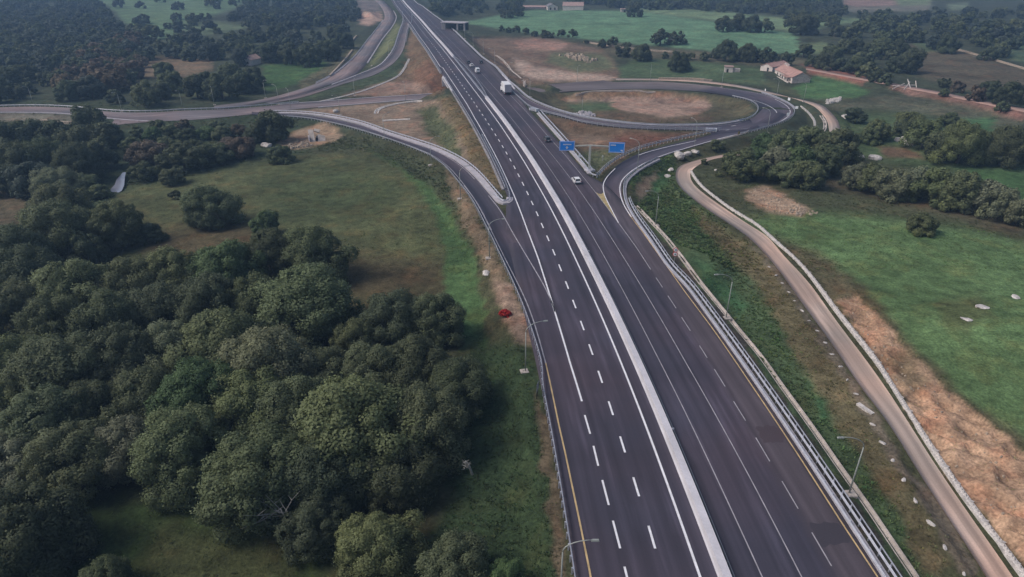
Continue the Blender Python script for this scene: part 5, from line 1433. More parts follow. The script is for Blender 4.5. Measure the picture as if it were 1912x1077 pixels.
field_wall([(650, 84), (666, 68)], 'short upper piece of stone wall left of the old road', 1.2)
field_wall([(78, 226.5), (100, 229), (122, 231), (146, 229)], 'pale kerb wall half hidden by trees at the left slip road', 1.6)
field_wall([(1090, 79), (1130, 85), (1170, 90), (1215, 95), (1260, 98)], 'broken field wall along the lower edge of the bright green field', 1.2)

# ------------------------------------------------------------------ trees
def crown_mesh(name, seed, nclump, nleaf, leaf, flat=1.0, core=True, gappy=0.0):
    """crown of unit width, from height .12 to 1: leaf faces spread over many overlapping clumps"""
    r = np.random.default_rng(seed)
    C = []; Rr = []
    tries = 0
    while len(C) < nclump and tries < 6000:
        tries += 1
        th = r.uniform(0, 2 * math.pi); cz = r.uniform(-.85, 1.0)
        env = 1 + .30 * float(vnoise(th * 1.3 + seed, cz * 1.6, seed)) + .12 * float(vnoise(th * 3.1, cz * 3.0 + seed, seed + 3))
        rad = r.uniform(.5, 1.0) ** .5 * env
        hh = math.sqrt(max(0, 1 - max(cz, 0) ** 1.8))
        x = math.cos(th) * hh * rad * .40; y = math.sin(th) * hh * rad * .40
        z = .46 + cz * .36 * (.6 + .4 * env)
        q = r.uniform(.065, .145)
        if all((x - a) ** 2 + (y - b) ** 2 + (z - c) ** 2 > (.46 * (q + s)) ** 2 for (a, b, c), s in zip(C, Rr)):
            C.append((x, y, z)); Rr.append(q)
    C = np.array(C); Rr = np.array(Rr)
    w = Rr ** 2; w /= w.sum()
    n2 = int(nleaf * 1.9)
    ci = r.choice(len(C), n2, p=w)
    d = r.normal(size=(n2, 3)); d /= np.linalg.norm(d, axis=1)[:, None]
    out = C[ci] - np.array([0, 0, .42]); out /= np.maximum(np.linalg.norm(out, axis=1), 1e-6)[:, None]
    d = d + out * .45; d /= np.linalg.norm(d, axis=1)[:, None]
    lump = 1 + .25 * vnoise(d[:, 0] * 3 + ci * 7.1, d[:, 1] * 3 + d[:, 2] * 4, seed) + .17 * r.normal(size=n2)
    P = C[ci] + d * (Rr[ci] * lump)[:, None] * np.array([1, 1, 1.12])
    ok = P[:, 2] > .05
    # drop leaves buried inside another clump
    for c, q in zip(C, Rr):
        ok &= ~(((P - c) ** 2).sum(1) < (q * .62) ** 2)
    if gappy > 0:
        ok &= (vnoise(P[:, 0] * 9, P[:, 1] * 9 + P[:, 2] * 9, seed + 5) > -1 + gappy)
    P = P[ok][:nleaf]; d = d[ok][:nleaf]; n = len(P)
    nrm = d * .75 + r.normal(size=(n, 3)) * .42 + np.array([0, 0, .18]); nrm /= np.linalg.norm(nrm, axis=1)[:, None]
    t = np.cross(nrm, r.normal(size=(n, 3))); t /= np.maximum(np.linalg.norm(t, axis=1), 1e-6)[:, None]
    b = np.cross(nrm, t)
    sz = leaf * r.uniform(.6, 1.35, size=(n, 1))
    V = np.stack([P - t * sz * .5 - b * sz * .35, P + t * sz * .5 - b * sz * .35, P + t * sz * .38 + b * sz * .5 + nrm * sz * .15, P - t * sz * .38 + b * sz * .5 + nrm * sz * .15], 1).reshape(-1, 3)
    Q = np.arange(4 * n).reshape(-1, 4)
    lf = np.repeat(r.uniform(.72, 1.28, n), 4)
    if core:
        import bmesh
        bm = bmesh.new(); bmesh.ops.create_icosphere(bm, subdivisions=3 if nleaf > 5000 else 2, radius=1)
        cv = np.array([v.co[:] for v in bm.verts]); cf = np.array([[v.index for v in f.verts] for f in bm.faces])
        bm.free()
        best = np.zeros(len(cv))
        cen = np.array([0, 0, .42])
        for c, q in zip(C, Rr):
            oc = c - cen; bb = cv @ oc; disc_ = bb ** 2 - (oc @ oc - (q * .75) ** 2)
            best = np.maximum(best, np.where(disc_ > 0, bb + np.sqrt(np.maximum(disc_, 0)), 0))
        best = np.maximum(best * .90, .15)
        cv = cen + cv * best[:, None]; cv[:, 2] = np.maximum(cv[:, 2], .14)
        tri = np.c_[cf, cf[:, 2]] + len(V)
        V = np.vstack([V, cv]); lf = np.r_[lf, np.full(len(cv), .8)]
    V[:, 2] = .0 + V[:, 2] * 1.0
    me = bpy.data.meshes.new(name)
    nq = len(Q)
    me.vertices.add(len(V)); me.vertices.foreach_set('co', V.astype(np.float32).ravel())
    li = Q.ravel(); ls = np.arange(nq) * 4; lt = np.full(nq, 4)
    if core:
        li = np.r_[li, (cf + (len(V) - len(cv))).ravel()]; ls = np.r_[ls, nq * 4 + np.arange(len(cf)) * 3]; lt = np.r_[lt, np.full(len(cf), 3)]
    me.loops.add(len(li)); me.loops.foreach_set('vertex_index', li.astype(np.int32))
    me.polygons.add(len(ls)); me.polygons.foreach_set('loop_start', ls.astype(np.int32)); me.polygons.foreach_set('loop_total', lt.astype(np.int32))
    me.update(calc_edges=True)
    a = me.attributes.new('leaf', 'FLOAT', 'POINT'); a.data.foreach_set('value', lf.astype(np.float32))
    me.materials.append(M['leaf'])
    sn = d * .8 + nrm * .45; sn /= np.linalg.norm(sn, axis=1)[:, None]
    NN = np.repeat(sn, 4, 0)
    if core:
        q_ = cv - np.array([0, 0, .42]); NN = np.vstack([NN, q_ / np.linalg.norm(q_, axis=1)[:, None]])
    me.polygons.foreach_set('use_smooth', np.ones(len(ls), bool))
    me.normals_split_custom_set_from_vertices(NN.tolist())
    return me, V, Q, lf, C

def trunk_mesh(name, seed, C, thick=.035, full=True):
    r = random.Random(seed); mb = MB()
    top = (r.uniform(-.03, .03), r.uniform(-.03, .03), .36)
    mb.tube([(0, 0, -.06), (r.uniform(-.015, .015), r.uniform(-.015, .015), .16), top], [thick * 1.25, thick, thick * .75], 7)
    for k in r.sample(range(len(C)), min(len(C), 7 if full else 3)):
        c = C[k]
        m = [(top[i] + c[i]) / 2 + r.uniform(-.03, .03) for i in range(3)]; m[2] -= .02
        mb.tube([top, m, tuple(c)], [thick * .55, thick * .36, thick * .12], 5, cap=False)
    return mb.mesh(name, M['bark'], True)

NEAR = []; MID = []; FAR = []
for k in range(8):
    me_, V_, Q_, l_, C_ = crown_mesh('crown', 100 + k, 62, 40000, .0165, gappy=.0 if k % 3 else .3)
    NEAR.append((me_, trunk_mesh('trunk', 100 + k, C_)))
for k in range(6):
    me_, V_, Q_, l_, C_ = crown_mesh('crown', 200 + k, 38, 8000, .036)
    MID.append((me_, trunk_mesh('trunk', 200 + k, C_)))
FARV = []
for k in range(5):
    me_, V_, Q_, l_, C_ = crown_mesh('crown', 300 + k, 18, 800, .10)
    FAR.append((me_, trunk_mesh('trunk', 300 + k, C_, .045, False))); FARV.append(me_)

TONE = dict(dark=(.096, .118, .066), mid=(.136, .162, .084), olive=(.160, .190, .092), pale=(.205, .225, .140), green=(.115, .172, .076), brown=(.160, .126, .092), blue=(.082, .104, .084))
def jitter(c, k=.12):
    f = random.uniform(1 - k, 1 + k)
    return (c[0] * f * random.uniform(.95, 1.06), c[1] * f, c[2] * f * random.uniform(.93, 1.07), 1)

ntree = [0]
def tree(u, v, w, tone, label, cat='tree', group=None, hr=None, cls=None, name='tree', trunk=True, variant=None):
    """crown centred at photo pixel (u, v), w pixels wide"""
    hr = hr or random.uniform(.78, .95)
    D = 8.0; p = None
    for _ in range(4):
        p = ground(u, v, lift=.52 * D * hr) if v < 1150 else at(u, v, -2 + .5 * D * hr)
        D = w / px_per_m(np.array([p[0], p[1], p[2] + .5 * D * hr]))
    z = float(z_at(p[0], p[1]))
    t = thing(name, label, cat, (p[0], p[1], z - .05), random.uniform(0, 6.28), group)
    sx = D * random.uniform(.92, 1.08) * 1.04
    t.scale = (sx, D * random.uniform(.92, 1.08), D * hr)
    lst = cls or (NEAR if w > 85 else MID if w > 34 else FAR)
    cm, tm = lst[(ntree[0] if variant is None else variant) % len(lst)]
    ntree[0] += 1
    c = link('crown' if trunk else 'foliage', cm, t); c.color = jitter(TONE[tone])
    if trunk:
        link('trunk', tm, t)
    else:
        MB().tube([(0, 0, -.05), (0, 0, .3)], [.03, .02], 5).build('stem', M['bark'], t)
    return t

# the wood at the lower left, row by row from its far edge to the foreground: (u, v, crown width, tone)
ROWS = [
    ('in the back row of the lower-left wood', [(20, 475, 140, 'dark'), (100, 425, 110, 'mid'), (160, 462, 70, 'dark'), (60, 505, 120, 'dark'), (140, 540, 130, 'olive'), (235, 528, 120, 'mid'), (325, 512, 125, 'olive'), (420, 500, 130, 'green'), (505, 470, 110, 'dark'), (590, 468, 125, 'mid')]),
    ('in the second row of the lower-left wood', [(15, 575, 125, 'mid'), (105, 610, 140, 'dark'), (205, 590, 140, 'mid'), (300, 575, 130, 'dark'), (395, 560, 125, 'dark'), (475, 560, 115, 'mid'), (575, 560, 175, 'olive'), (668, 625, 85, 'mid'), (735, 588, 105, 'dark'), (812, 590, 105, 'mid')]),
    ('in the third row of the lower-left wood', [(25, 680, 150, 'olive'), (120, 690, 160, 'mid'), (225, 668, 140, 'dark'), (320, 650, 140, 'pale'), (415, 640, 140, 'olive'), (500, 672, 160, 'pale'), (600, 690, 110, 'mid'), (700, 690, 130, 'mid'), (775, 680, 135, 'dark'), (855, 720, 125, 'dark')]),
    ('in the fourth row of the lower-left wood', [(70, 790, 170, 'mid'), (170, 760, 140, 'dark'), (270, 740, 140, 'mid'), (370, 745, 150, 'green'), (465, 750, 150, 'olive'), (550, 760, 150, 'mid'), (668, 790, 215, 'olive'), (795, 790, 165, 'mid')]),
    ('in the front row of the lower-left wood', [(25, 860, 130, 'pale'), (130, 850, 150, 'mid'), (235, 828, 130, 'pale'), (345, 835, 160, 'olive'), (490, 880, 180, 'olive'), (600, 880, 150, 'dark'), (740, 880, 140, 'dark'), (590, 980, 110, 'dark')]),
    ('at the bottom edge left of the highway', [(45, 980, 200, 'dark'), (-10, 1060, 170, 'dark'), (195, 1080, 85, 'mid'), (705, 1010, 150, 'olive'), (845, 1060, 130, 'mid'), (940, 1085, 90, 'green')]),
]
TW = dict(dark='dark green', mid='dull green', olive='olive-toned', pale='pale grey-green', green='fresh green', brown='brownish', blue='bluish')
for where, row in ROWS:
    row = sorted(row)
    for i, (u, v, w, tn) in enumerate(row):
        pos = 'leftmost' if i == 0 else 'rightmost' if i == len(row) - 1 else ORD[i] + ' from the left'
        tree(u, v, w * random.uniform(.95, 1.15), tn, f'{TW[tn]} broad oak, {pos} {where}', group='oaks of the lower-left wood')
# dead grey branches showing among the crowns
for u, v, s, l in [(512, 945, 2.0, 'bare grey dead branches below the front oaks at the lower left'), (405, 738, 1.1, 'small bare grey branches between two crowns of the lower-left wood'), (870, 855, .45, 'bare grey twigs in the shade at the right edge of the wood'), (1250, 79, 3.2, 'pale bare trunks below the clump of two trees in the bright green field')]:
    p = ground(u, v, 4.5 if v > 200 else 2.0)
    t = thing('dead_branch', l, 'dead branch', (p[0], p[1] - .5, p[2] + 1.6))
    rr_ = random.Random(int(u)); mb = MB()
    mb.tube([(1.5 * s, .6, .2), (.8 * s, .2, 2.0), (0, 0, 2.8)], [.16, .13, .1], 6)
    o = mb.build('limb', M['dead_wood'], t)
    mb = MB()
    for k in range(16):
        a = (rr_.uniform(-.3, .9) * s, rr_.uniform(-.2, .3), 2.2 + rr_.uniform(-.4, .6)); d = (rr_.uniform(-1.6, 1.2) * s, rr_.uniform(-1.2, .6) * s, rr_.uniform(-.6, 1.3) * s)
        m_ = tuple(a[i] + d[i] * .5 + rr_.uniform(-.2, .2) for i in range(3)); e = tuple(a[i] + d[i] for i in range(3))
        mb.tube([a, m_, e], [.06, .038, .015], 5)
        mb.tube([m_, tuple(m_[i] + rr_.uniform(-.6, .6) * s for i in range(3))], [.04, .012], 4)
    mb.build('branches', M['dead_wood'], t)

SINGLE = [
    (388, 380, 96, 'mid', 'lone round dark oak standing in the middle of the olive field', 'tree'), (495, 416, 52, 'green', 'small fresh green tree at the field edge above the lower-left wood', 'tree'), (273, 434, 54, 'dark', 'narrow dark bush right of the spreading oak at the left of the olive field', 'shrub'),
    (212, 415, 110, 'mid', 'spreading dull green oak at the left of the olive field', 'tree'), (108, 382, 105, 'mid', 'broad green oak right of the brown patch at the left edge', 'tree'), (326, 362, 24, 'dark', 'tiny dark bush up-slope from the lone round oak', 'shrub'),
    (100, 340, 90, 'pale', 'pale grey-green shrub left of the pond', 'shrub'), (155, 345, 60, 'mid', 'dull green shrub between the pale shrub and the pond', 'shrub'), (180, 356, 42, 'olive', 'small olive shrub just left of the pond', 'shrub'), (266, 318, 52, 'dark', 'dark bush on the right bank of the pond', 'shrub'), (318, 328, 48, 'mid', 'roundish bush on the field edge right of the pond', 'shrub'),
    (505, 232, 66, 'dark', 'dark tree in front of the left end of the side ramp', 'tree'), (524, 286, 44, 'mid', 'dull green bush below the culvert earth at the field edge', 'shrub'), (385, 288, 60, 'dark', 'dark green bush at the top of the olive field, middle of the scrub', 'shrub'), (415, 282, 55, 'mid', 'bush at the top of the olive field, right part of the scrub', 'shrub'),
    (340, 292, 80, 'dark', 'wide dark bush at the top left corner of the olive field', 'shrub'), (275, 283, 76, 'brown', 'brownish bush above the pond', 'shrub'), (445, 272, 60, 'brown', 'brownish bush left of the culvert', 'shrub'), (166, 226, 70, 'dark', 'dark round tree in front of the left slip road', 'tree'),
    (1598, 214, 40, 'dark', 'round dark bush right of the end of the dirt track by the loop', 'shrub'), (1722, 414, 54, 'mid', 'low round bush alone in the green field on the right', 'shrub'), (1385, 303, 82, 'mid', 'wide dark shrub on the inside of the dirt track bend', 'shrub'), (1316, 300, 15, 'mid', 'tiny bush at the edge of the dirt track bend', 'shrub'),
    (1340, 268, 34, 'mid', 'dark bush between the loop lamp and the boulders', 'shrub'), (1270, 113, 38, 'dark', 'lone dark tree with a shadow in the meadow above the loop', 'tree'), (1234, 68, 34, 'dark', 'left tree of the clump with pale bare trunks in the green field', 'tree'), (1264, 67, 34, 'dark', 'right tree of the clump with pale bare trunks in the green field', 'tree'),
    (1198, 96, 38, 'dark', 'large tree in the hedge below the green field, middle', 'tree'), (1164, 92, 30, 'dark', 'dark bush left of the largest hedge tree', 'tree'), (1145, 76, 20, 'dark', 'upright tree in the hedge, left of the clump with pale trunks', 'tree'), (1125, 80, 18, 'dark', 'small tree in the hedge, left end of the broken wall', 'tree'), (1172, 82, 15, 'dark', 'small round tree just above the largest hedge tree', 'tree'),
    (1356, 92, 42, 'dark', 'wide tree in the hedge left of the farmhouse', 'tree'), (1398, 96, 38, 'dark', 'round tree in the hedge nearest the farmhouse on its left', 'tree'), (1502, 92, 32, 'dark', 'gappy tree in the hedge directly above the farmhouse', 'tree'), (1432, 102, 34, 'dark', 'dark hedge tree behind the farmhouse annex', 'tree'), (1466, 106, 34, 'dark', 'dark hedge tree behind the farmhouse roof', 'tree'),
    (1352, 42, 34, 'dark', 'first tree from the left in the field clump at the top', 'tree'), (1378, 40, 38, 'dark', 'second tree from the left in the field clump at the top', 'tree'), (1404, 42, 38, 'dark', 'third tree from the left in the field clump at the top', 'tree'), (1430, 46, 30, 'mid', 'rightmost tree of the field clump at the top', 'tree'), (1500, 42, 48, 'dark', 'big round tree between the two green fields at the top right', 'tree'),
    (1186, 16, 34, 'dark', 'dark tree beside the ruined house at the top', 'tree'),
]
for u, v, w, tn, lab, cat in SINGLE:
    tree(u, v, w, tn, lab, cat, name='tree' if cat == 'tree' else 'shrub', trunk=(cat == 'tree'), hr=(None if cat == 'tree' else random.uniform(.6, .75)))
GR = [
    ('dark oak in the wood left of the pond', 'oaks left of the pond', [(15, 262, 90, 'dark'), (62, 250, 90, 'dark'), (112, 252, 85, 'dark'), (150, 262, 80, 'dark'), (30, 300, 100, 'dark'), (85, 292, 95, 'dark'), (140, 300, 95, 'dark'), (178, 285, 75, 'dark'), (55, 330, 90, 'blue'), (5, 335, 70, 'dark'), (200, 250, 60, 'dark'), (24, 256, 50, 'mid'), (95, 246, 50, 'dark')]),
    ('scrub bush on the bank below the side road', 'scrub bushes below the side road', [(252, 246, 36, 'mid'), (285, 248, 40, 'green'), (320, 244, 38, 'mid'), (352, 250, 42, 'dark'), (385, 246, 40, 'green'), (415, 248, 40, 'mid'), (445, 242, 40, 'brown'), (470, 250, 42, 'dark'), (310, 268, 44, 'mid'), (360, 272, 44, 'dark'), (425, 268, 44, 'brown'), (245, 268, 44, 'mid'), (400, 232, 34, 'mid'), (340, 232, 34, 'brown'), (292, 232, 32, 'mid')]),
    ('green oak right of the dirt track bend', 'oaks right of the dirt track bend', [(1432, 268, 60, 'green'), (1470, 272, 80, 'olive'), (1515, 262, 80, 'olive'), (1565, 268, 85, 'mid'), (1450, 300, 75, 'pale'), (1495, 300, 80, 'green'), (1540, 298, 80, 'mid'), (1510, 322, 70, 'olive'), (1465, 322, 60, 'olive'), (1418, 292, 50, 'green')]),
    ('bushy green hedge tree across the right-hand fields', 'hedge trees on the right', [(1598, 325, 60, 'pale'), (1632, 330, 72, 'olive'), (1672, 340, 75, 'pale'), (1712, 338, 70, 'pale'), (1748, 345, 85, 'olive'), (1795, 352, 90, 'olive'), (1838, 362, 85, 'pale'), (1872, 378, 75, 'pale'), (1905, 395, 60, 'pale'), (1770, 362, 60, 'mid'), (1690, 352, 55, 'mid')]),
    ('broad oak in the open ground at the right edge', 'oaks in the open ground on the right', [(1800, 262, 95, 'olive'), (1760, 270, 75, 'mid'), (1880, 268, 95, 'mid'), (1640, 242, 55, 'olive'), (1700, 226, 60, 'olive'), (1730, 246, 70, 'olive'), (1775, 222, 40, 'mid'), (1625, 252, 40, 'olive'), (1690, 238, 40, 'mid')]),
    ('dark tree along the upper side of the red track', 'trees along the red track', [(1545, 112, 40, 'dark'), (1572, 118, 36, 'dark'), (1600, 122, 40, 'dark'), (1622, 130, 36, 'mid'), (1640, 138, 34, 'dark'), (1660, 146, 30, 'mid'), (1700, 112, 56, 'dark'), (1678, 118, 40, 'dark'), (1765, 152, 26, 'dark'), (1764, 172, 20, 'mid'), (1850, 165, 48, 'dark'), (1885, 172, 55, 'dark'), (1825, 172, 36, 'brown'), (1790, 160, 30, 'brown'), (1520, 110, 32, 'dark'), (1872, 198, 26, 'mid')]),
    ('small dark hedge tree below the bright green field', 'hedge trees below the bright green field', [(935, 52, 14, 'dark'), (950, 55, 15, 'dark'), (965, 53, 16, 'dark'), (982, 57, 16, 'dark'), (998, 61, 15, 'dark'), (1018, 62, 20, 'dark'), (1028, 64, 16, 'dark'), (1048, 60, 18, 'dark'), (1069, 61, 19, 'dark'), (1095, 76, 10, 'dark'), (1240, 102, 18, 'mid'), (1262, 99, 16, 'mid'), (1290, 104, 18, 'mid'), (1315, 104, 22, 'mid'), (1335, 100, 20, 'dark'), (1375, 103, 20, 'mid'), (1415, 105, 22, 'dark')]),
    ('dark round tree near the left meadow', 'trees beside the left meadow', [(455, 150, 60, 'dark'), (410, 158, 60, 'dark'), (365, 160, 56, 'dark'), (320, 150, 50, 'mid'), (268, 172, 56, 'mid'), (215, 178, 36, 'dark'), (300, 168, 40, 'dark'), (540, 98, 46, 'dark'), (575, 100, 52, 'dark'), (610, 92, 50, 'dark'), (505, 96, 44, 'dark'), (640, 74, 40, 'dark'), (628, 60, 40, 'dark'), (470, 140, 46, 'dark'), (430, 132, 44, 'mid'), (385, 148, 40, 'dark'), (304, 128, 40, 'mid')]),
]
for lab, grp, lst in GR:
    sh = 'bush' in lab.split(' in ')[0] and 'scrub' in lab
    for i, (u, v, w, tn) in enumerate(sorted(lst)):
        w *= .92
        pos = 'leftmost' if i == 0 else 'rightmost' if i == len(lst) - 1 else ORD[i] + ' from the left'
        tree(u, v, w, tn, f'{lab}, {pos}', 'shrub' if sh else 'tree', grp, name='shrub' if sh else 'tree', trunk=not sh, hr=.7 if sh else None)

# woods at the top: scattered trees, the nearest as things, the far-off rest as one mass
def scatter(poly, n, dmin, wpx):
    P = np.array(poly, float); out = []; tries = 0
    while len(out) < n and tries < n * 60:
        tries += 1
        u = rng.uniform(P[:, 0].min(), P[:, 0].max()); v = rng.uniform(P[:, 1].min(), P[:, 1].max())
        if poly_sd(np.array([u]), np.array([v]), poly)[0] < 0: continue
        q = at(u, v, -2)
        if all((q[0] - a[0]) ** 2 + (q[1] - a[1]) ** 2 > dmin ** 2 for a, _ in out):
            out.append((q, (u, v)))
    return [uv for _, uv in out]
WOODS = [
    ([(-40, 95), (60, 100), (150, 130), (180, 160), (120, 172), (-40, 176)], 27, 6.5, 'things', 'dark oak above the side road at the left edge', 'oaks above the side road', ('dark', 'blue', 'dark')),
    ([(-60, -10), (170, -10), (215, 30), (240, 90), (180, 130), (60, 118), (-60, 108)], 420, 6.5, 'stuff', None, None, ('blue', 'dark', 'blue')),
    ([(180, 85), (250, 60), (262, 110), (230, 150), (160, 170), (100, 150), (120, 120)], 60, 6.2, 'stuff', None, None, ('brown', 'dark', 'brown')),
    ([(262, 84), (330, 70), (420, 78), (480, 88), (470, 112), (410, 108), (330, 102), (262, 108)], 16, 9.5, 'things', 'dark oak above the brown clearing at the upper left', 'oaks above the brown clearing', ('dark', 'blue', 'mid')),
    ([(480, 60), (560, 50), (660, 30), (655, 55), (625, 95), (560, 110), (500, 105)], 27, 7.0, 'things', 'dark oak in the wood left of the old road', 'oaks left of the old road', ('dark', 'blue', 'dark')),
    ([(470, -5), (655, -5), (665, 25), (560, 48), (470, 55), (430, 30)], 120, 7.5, 'stuff', None, None, ('blue', 'dark', 'blue')),
    ([(235, 40), (330, 20), (400, 25), (470, 60), (480, 88), (340, 100), (255, 80)], 40, 9.0, 'stuff', None, None, ('dark', 'blue', 'dark')),
    ([(180, -5), (470, -5), (430, 20), (230, 8)], 10, 20.0, 'stuff', None, None, ('blue', 'dark')),
    ([(800, -5), (905, -5), (905, 18), (850, 20), (815, 12)], 30, 9.0, 'stuff', None, None, ('dark', 'blue')),
    ([(925, -5), (980, -5), (975, 20), (930, 24)], 14, 8.5, 'stuff', None, None, ('dark', 'blue')),
    ([(1040, -5), (1560, -5), (1575, 15), (1560, 30), (1440, 18), (1330, 14), (1190, 8)], 260, 7.0, 'stuff', None, None, ('dark', 'blue', 'dark')),
    ([(1560, 48), (1620, 40), (1700, 45), (1700, 80), (1690, 100), (1600, 112), (1540, 104), (1556, 70)], 34, 8.0, 'things', 'dark oak in the wood behind the red track', 'oaks behind the red track', ('dark', 'mid', 'mid')),
    ([(1600, 22), (1720, 20), (1912, 10), (1950, 60), (1912, 78), (1800, 92), (1720, 72), (1620, 40)], 70, 8.6, 'things', 'dark oak in the wood at the top right corner', 'oaks at the top right corner', ('dark', 'mid', 'blue')),
    ([(1440, 20), (1560, 25), (1560, 42), (1470, 34)], 14, 8.0, 'stuff', None, None, ('dark', 'mid')),
    ([(1840, 78), (1870, 80), (1875, 100), (1835, 100)], 4, 8.0, 'things', 'dark oak right of the field wall on the brown hillside', 'oaks by the field wall', ('dark', 'mid')),
]
acc_v, acc_q, acc_l, acc_c = [], [], [], []
nb = 0
def leaf_data(me):
    n = len(me.vertices); V = np.zeros(n * 3, np.float32); me.vertices.foreach_get('co', V)
    l = np.zeros(n, np.float32); me.attributes['leaf'].data.foreach_get('value', l)
    m = n
    nl = len(me.loops); li = np.zeros(nl, np.int32); me.loops.foreach_get('vertex_index', li)
    npol = len(me.polygons); ls = np.zeros(npol, np.int32); lt = np.zeros(npol, np.int32); me.polygons.foreach_get('loop_start', ls); me.polygons.foreach_get('loop_total', lt)
    return V.reshape(-1, 3), l, li, lt
FD = [leaf_data(m_) for m_ in FARV]
far_v, far_li, far_lt, far_leaf, far_col = [], [], [], [], []
off_ = 0
for poly, n, dm, how, lab, grp, tones in WOODS:
    pts_ = sorted(scatter(poly, n, dm, 0), key=lambda q: -q[1])
    near_ = sorted(pts_[:26]) if how == 'things' else []
    for u, v in near_ + [q for q in pts_ if q not in near_]:
        k = near_.index((u, v)) if (u, v) in near_ else int(rng.integers(0, 1000))
        tn = tones[k % len(tones)]
        D = random.uniform(6.5, 13.0)
        p = ground(u, v, .45 * D)
        if (u, v) in near_:
            w = D * px_per_m(p)
            tree(u, v, w, tn, lab + (f', {ORD[k]} from the left' if k else ', leftmost'), 'tree', grp)
        else:
            V, l, li, lt = FD[k % len(FD)]
            a = random.uniform(0, 6.28); ca_, sa_ = math.cos(a), math.sin(a)
            W = np.c_[(V[:, 0] * ca_ - V[:, 1] * sa_) * D * 1.1 + p[0], (V[:, 0] * sa_ + V[:, 1] * ca_) * D * 1.1 + p[1], V[:, 2] * D * .85 + p[2]]
            far_v.append(W); far_li.append(li + off_); far_lt.append(lt); far_leaf.append(l); off_ += len(W)
            c = jitter(TONE[tn], .2); far_col.append(np.tile(c, (len(W), 1)))
me = bpy.data.meshes.new('far_wood')
V = np.vstack(far_v); li = np.concatenate(far_li); lt = np.concatenate(far_lt); ls = np.r_[0, np.cumsum(lt)[:-1]]
me.vertices.add(len(V)); me.vertices.foreach_set('co', V.astype(np.float32).ravel())
me.loops.add(len(li)); me.loops.foreach_set('vertex_index', li.astype(np.int32))
me.polygons.add(len(ls)); me.polygons.foreach_set('loop_start', ls.astype(np.int32)); me.polygons.foreach_set('loop_total', lt.astype(np.int32))
me.update(calc_edges=True)
a = me.attributes.new('leaf', 'FLOAT', 'POINT'); a.data.foreach_set('value', np.concatenate(far_leaf).astype(np.float32))
ca = me.color_attributes.new('tint', 'FLOAT_COLOR', 'POINT'); ca.data.foreach_set('color', np.vstack(far_col).astype(np.float32).ravel())
def tinted(src):
    m = M[src].copy(); N, L = m.node_tree.nodes, m.node_tree.links
    oi = [n for n in N if n.type == 'OBJECT_INFO'][0]; at_ = N.new('ShaderNodeAttribute'); at_.attribute_name = 'tint'
    for l in list(oi.outputs['Color'].links):
        L.new(at_.outputs['Color'], l.to_socket)
    for n in N:
        if n.type == 'TEX_NOISE': n.inputs['Scale'].default_value *= .15
    return m
M['leaf_tinted'] = tinted('leaf')
me.materials.append(M['leaf_tinted'])
tag(link('far_wood', me), kind='stuff')

# red flowering bush beside the side ramp
p = ground(943, 590)
rb_ = thing('red_bush', 'bright red flowering bush on the bare ground left of the guardrail', 'bush', p)
m2 = MID[2][0].copy(); m2.materials.clear(); m2.materials.append(M['red_bush'])
c = link('foliage', m2, rb_); c.scale = (2.3, 2.0, 1.3)
MB().tube([(0, 0, -.1), (0, 0, .6)], [.06, .04], 5).build('stem', M['bark'], rb_)

# ------------------------------------------------------------------ weeds and low scrub
area = cell * np.gradient(GX, axis=1).ravel()
lam = np.clip(weed * area, 0, 6) * (gy < 420) * (gy > 20)
vis = (PU > -60) & (PU < 1980) & (PV < 1150)
for rb in (dirt, loop, entry, ramp_l, dirt2, low):
    pass
cnt = rng.poisson(np.minimum(lam * 5.0, 8) * vis)
src = np.repeat(np.arange(len(gx)), cnt)
wxp = gx[src] + rng.uniform(-.5, .5, len(src)) * cell[src]; wyp = gy[src] + rng.uniform(-.5, .5, len(src)) * cell[src]
# keep them off the carriageways
def on_road(x, y):
    bad = np.zeros(len(x), bool)
    for c, hw in [(hcc[:, :2], hcc[:, 2])] + [(rb.c[:, :2], rb.hw) for rb in (loop, entry, offr, ramp_l, old, low, dirt, dirt2)]:
        for k in range(0, len(x), 8000):
            d2 = (x[k:k + 8000, None] - c[None, :, 0]) ** 2 + (y[k:k + 8000, None] - c[None, :, 1]) ** 2
            j = d2.argmin(1); bad[k:k + 8000] |= np.sqrt(d2[np.arange(len(j)), j]) < hw[j] + .7
    return bad
ok = ~on_road(wxp, wyp)
j_ = np.array([np.argmin((REF[:, 0] - a_) ** 2 + (REF[:, 1] - b_) ** 2) if 0 < a_ < 90 and b_ < 150 else -1 for a_, b_ in zip(wxp, wyp)])
off_r = np.where(j_ >= 0, (wxp - REF[j_, 0]) * REFN[j_, 0] + (wyp - REF[j_, 1]) * REFN[j_, 1], 99)
ok &= ~((off_r > 15) & (off_r < 22.4))
wxp, wyp, src = wxp[ok], wyp[ok], src[ok]
nW = len(wxp)
bl = 6
hgt = weedh[src] * rng.uniform(.25, .8, nW) * (.75 + .5 * (gy[src] > 120))
base = np.stack([wxp, wyp, z_at(wxp, wyp) - .03], 1)
base = np.repeat(base, bl, 0); hb = np.repeat(hgt, bl)
a = rng.uniform(0, 2 * math.pi, nW * bl); lean = rng.uniform(.6, 1.25, nW * bl)
dirv = np.stack([np.cos(a), np.sin(a)], 1)
o_ = base.copy(); o_[:, :2] += dirv * hb[:, None] * .15
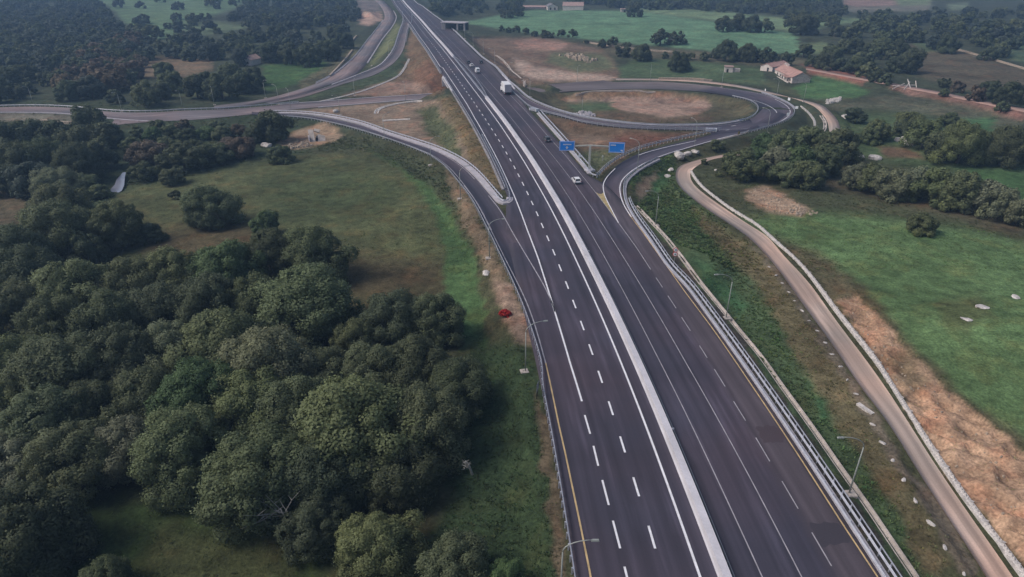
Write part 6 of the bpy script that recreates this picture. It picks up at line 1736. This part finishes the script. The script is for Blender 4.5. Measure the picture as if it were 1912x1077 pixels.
side_ = np.stack([-dirv[:, 1], dirv[:, 0]], 1) * hb[:, None] * .22
tip = o_.copy(); tip[:, :2] += dirv * (hb * lean)[:, None]; tip[:, 2] += hb * (1.05 - .5 * lean)
mid = (o_ + tip) / 2; mid[:, 2] += hb * .22
V = np.stack([o_, np.c_[mid[:, :2] + side_, mid[:, 2]], tip, np.c_[mid[:, :2] - side_, mid[:, 2]]], 1).reshape(-1, 3)
me = bpy.data.meshes.new('weeds')
fast_mesh(me, V, np.arange(len(V)).reshape(-1, 4))
at_ = me.attributes.new('leaf', 'FLOAT', 'POINT'); at_.data.foreach_set('value', np.repeat(rng.uniform(.7, 1.25, nW * bl), 4).astype(np.float32))
pat_ = np.clip(fbm(wxp / 4, wyp / 4, 31) * 1.6 + .35, 0, 1)[:, None]
tint = (cov[src] * (1 - .45 * pat_) + np.array([.100, .105, .052]) * .45 * pat_) * rng.uniform(.75, 1.15, (nW, 1)) * (1 + rng.normal(0, .07, (nW, 3)))
tint = np.clip(tint * np.array([1.45, 1.6, 1.3]), .012, .45)
ca = me.color_attributes.new('tint', 'FLOAT_COLOR', 'POINT'); ca.data.foreach_set('color', np.repeat(np.c_[tint, np.ones(nW)], bl * 4, 0).astype(np.float32).ravel())
M['weed_tinted'] = tinted('weed')
me.materials.append(M['weed_tinted'])
tag(link('weeds', me), kind='stuff')

# ------------------------------------------------------------------ haze
zb, zt = float(GZ.min()) - 1.5, CAMH + 6.0
hz = MB().box((0, 760, (zb + zt) / 2), (4600, 1640, zt - zb)).build('haze', bpy.data.materials.new('haze'))
hm = hz.data.materials[0]; hm.use_nodes = True
N, L = hm.node_tree.nodes, hm.node_tree.links
N.remove(N['Principled BSDF'])
pv = N.new('ShaderNodeVolumePrincipled')
pv.inputs['Color'].default_value = (.40, .65, 1.0, 1)
pv.inputs['Density'].default_value = .00036
pv.inputs['Anisotropy'].default_value = .1
L.new(pv.outputs[0], N['Material Output'].inputs['Volume'])
tag(hz, kind='stuff')
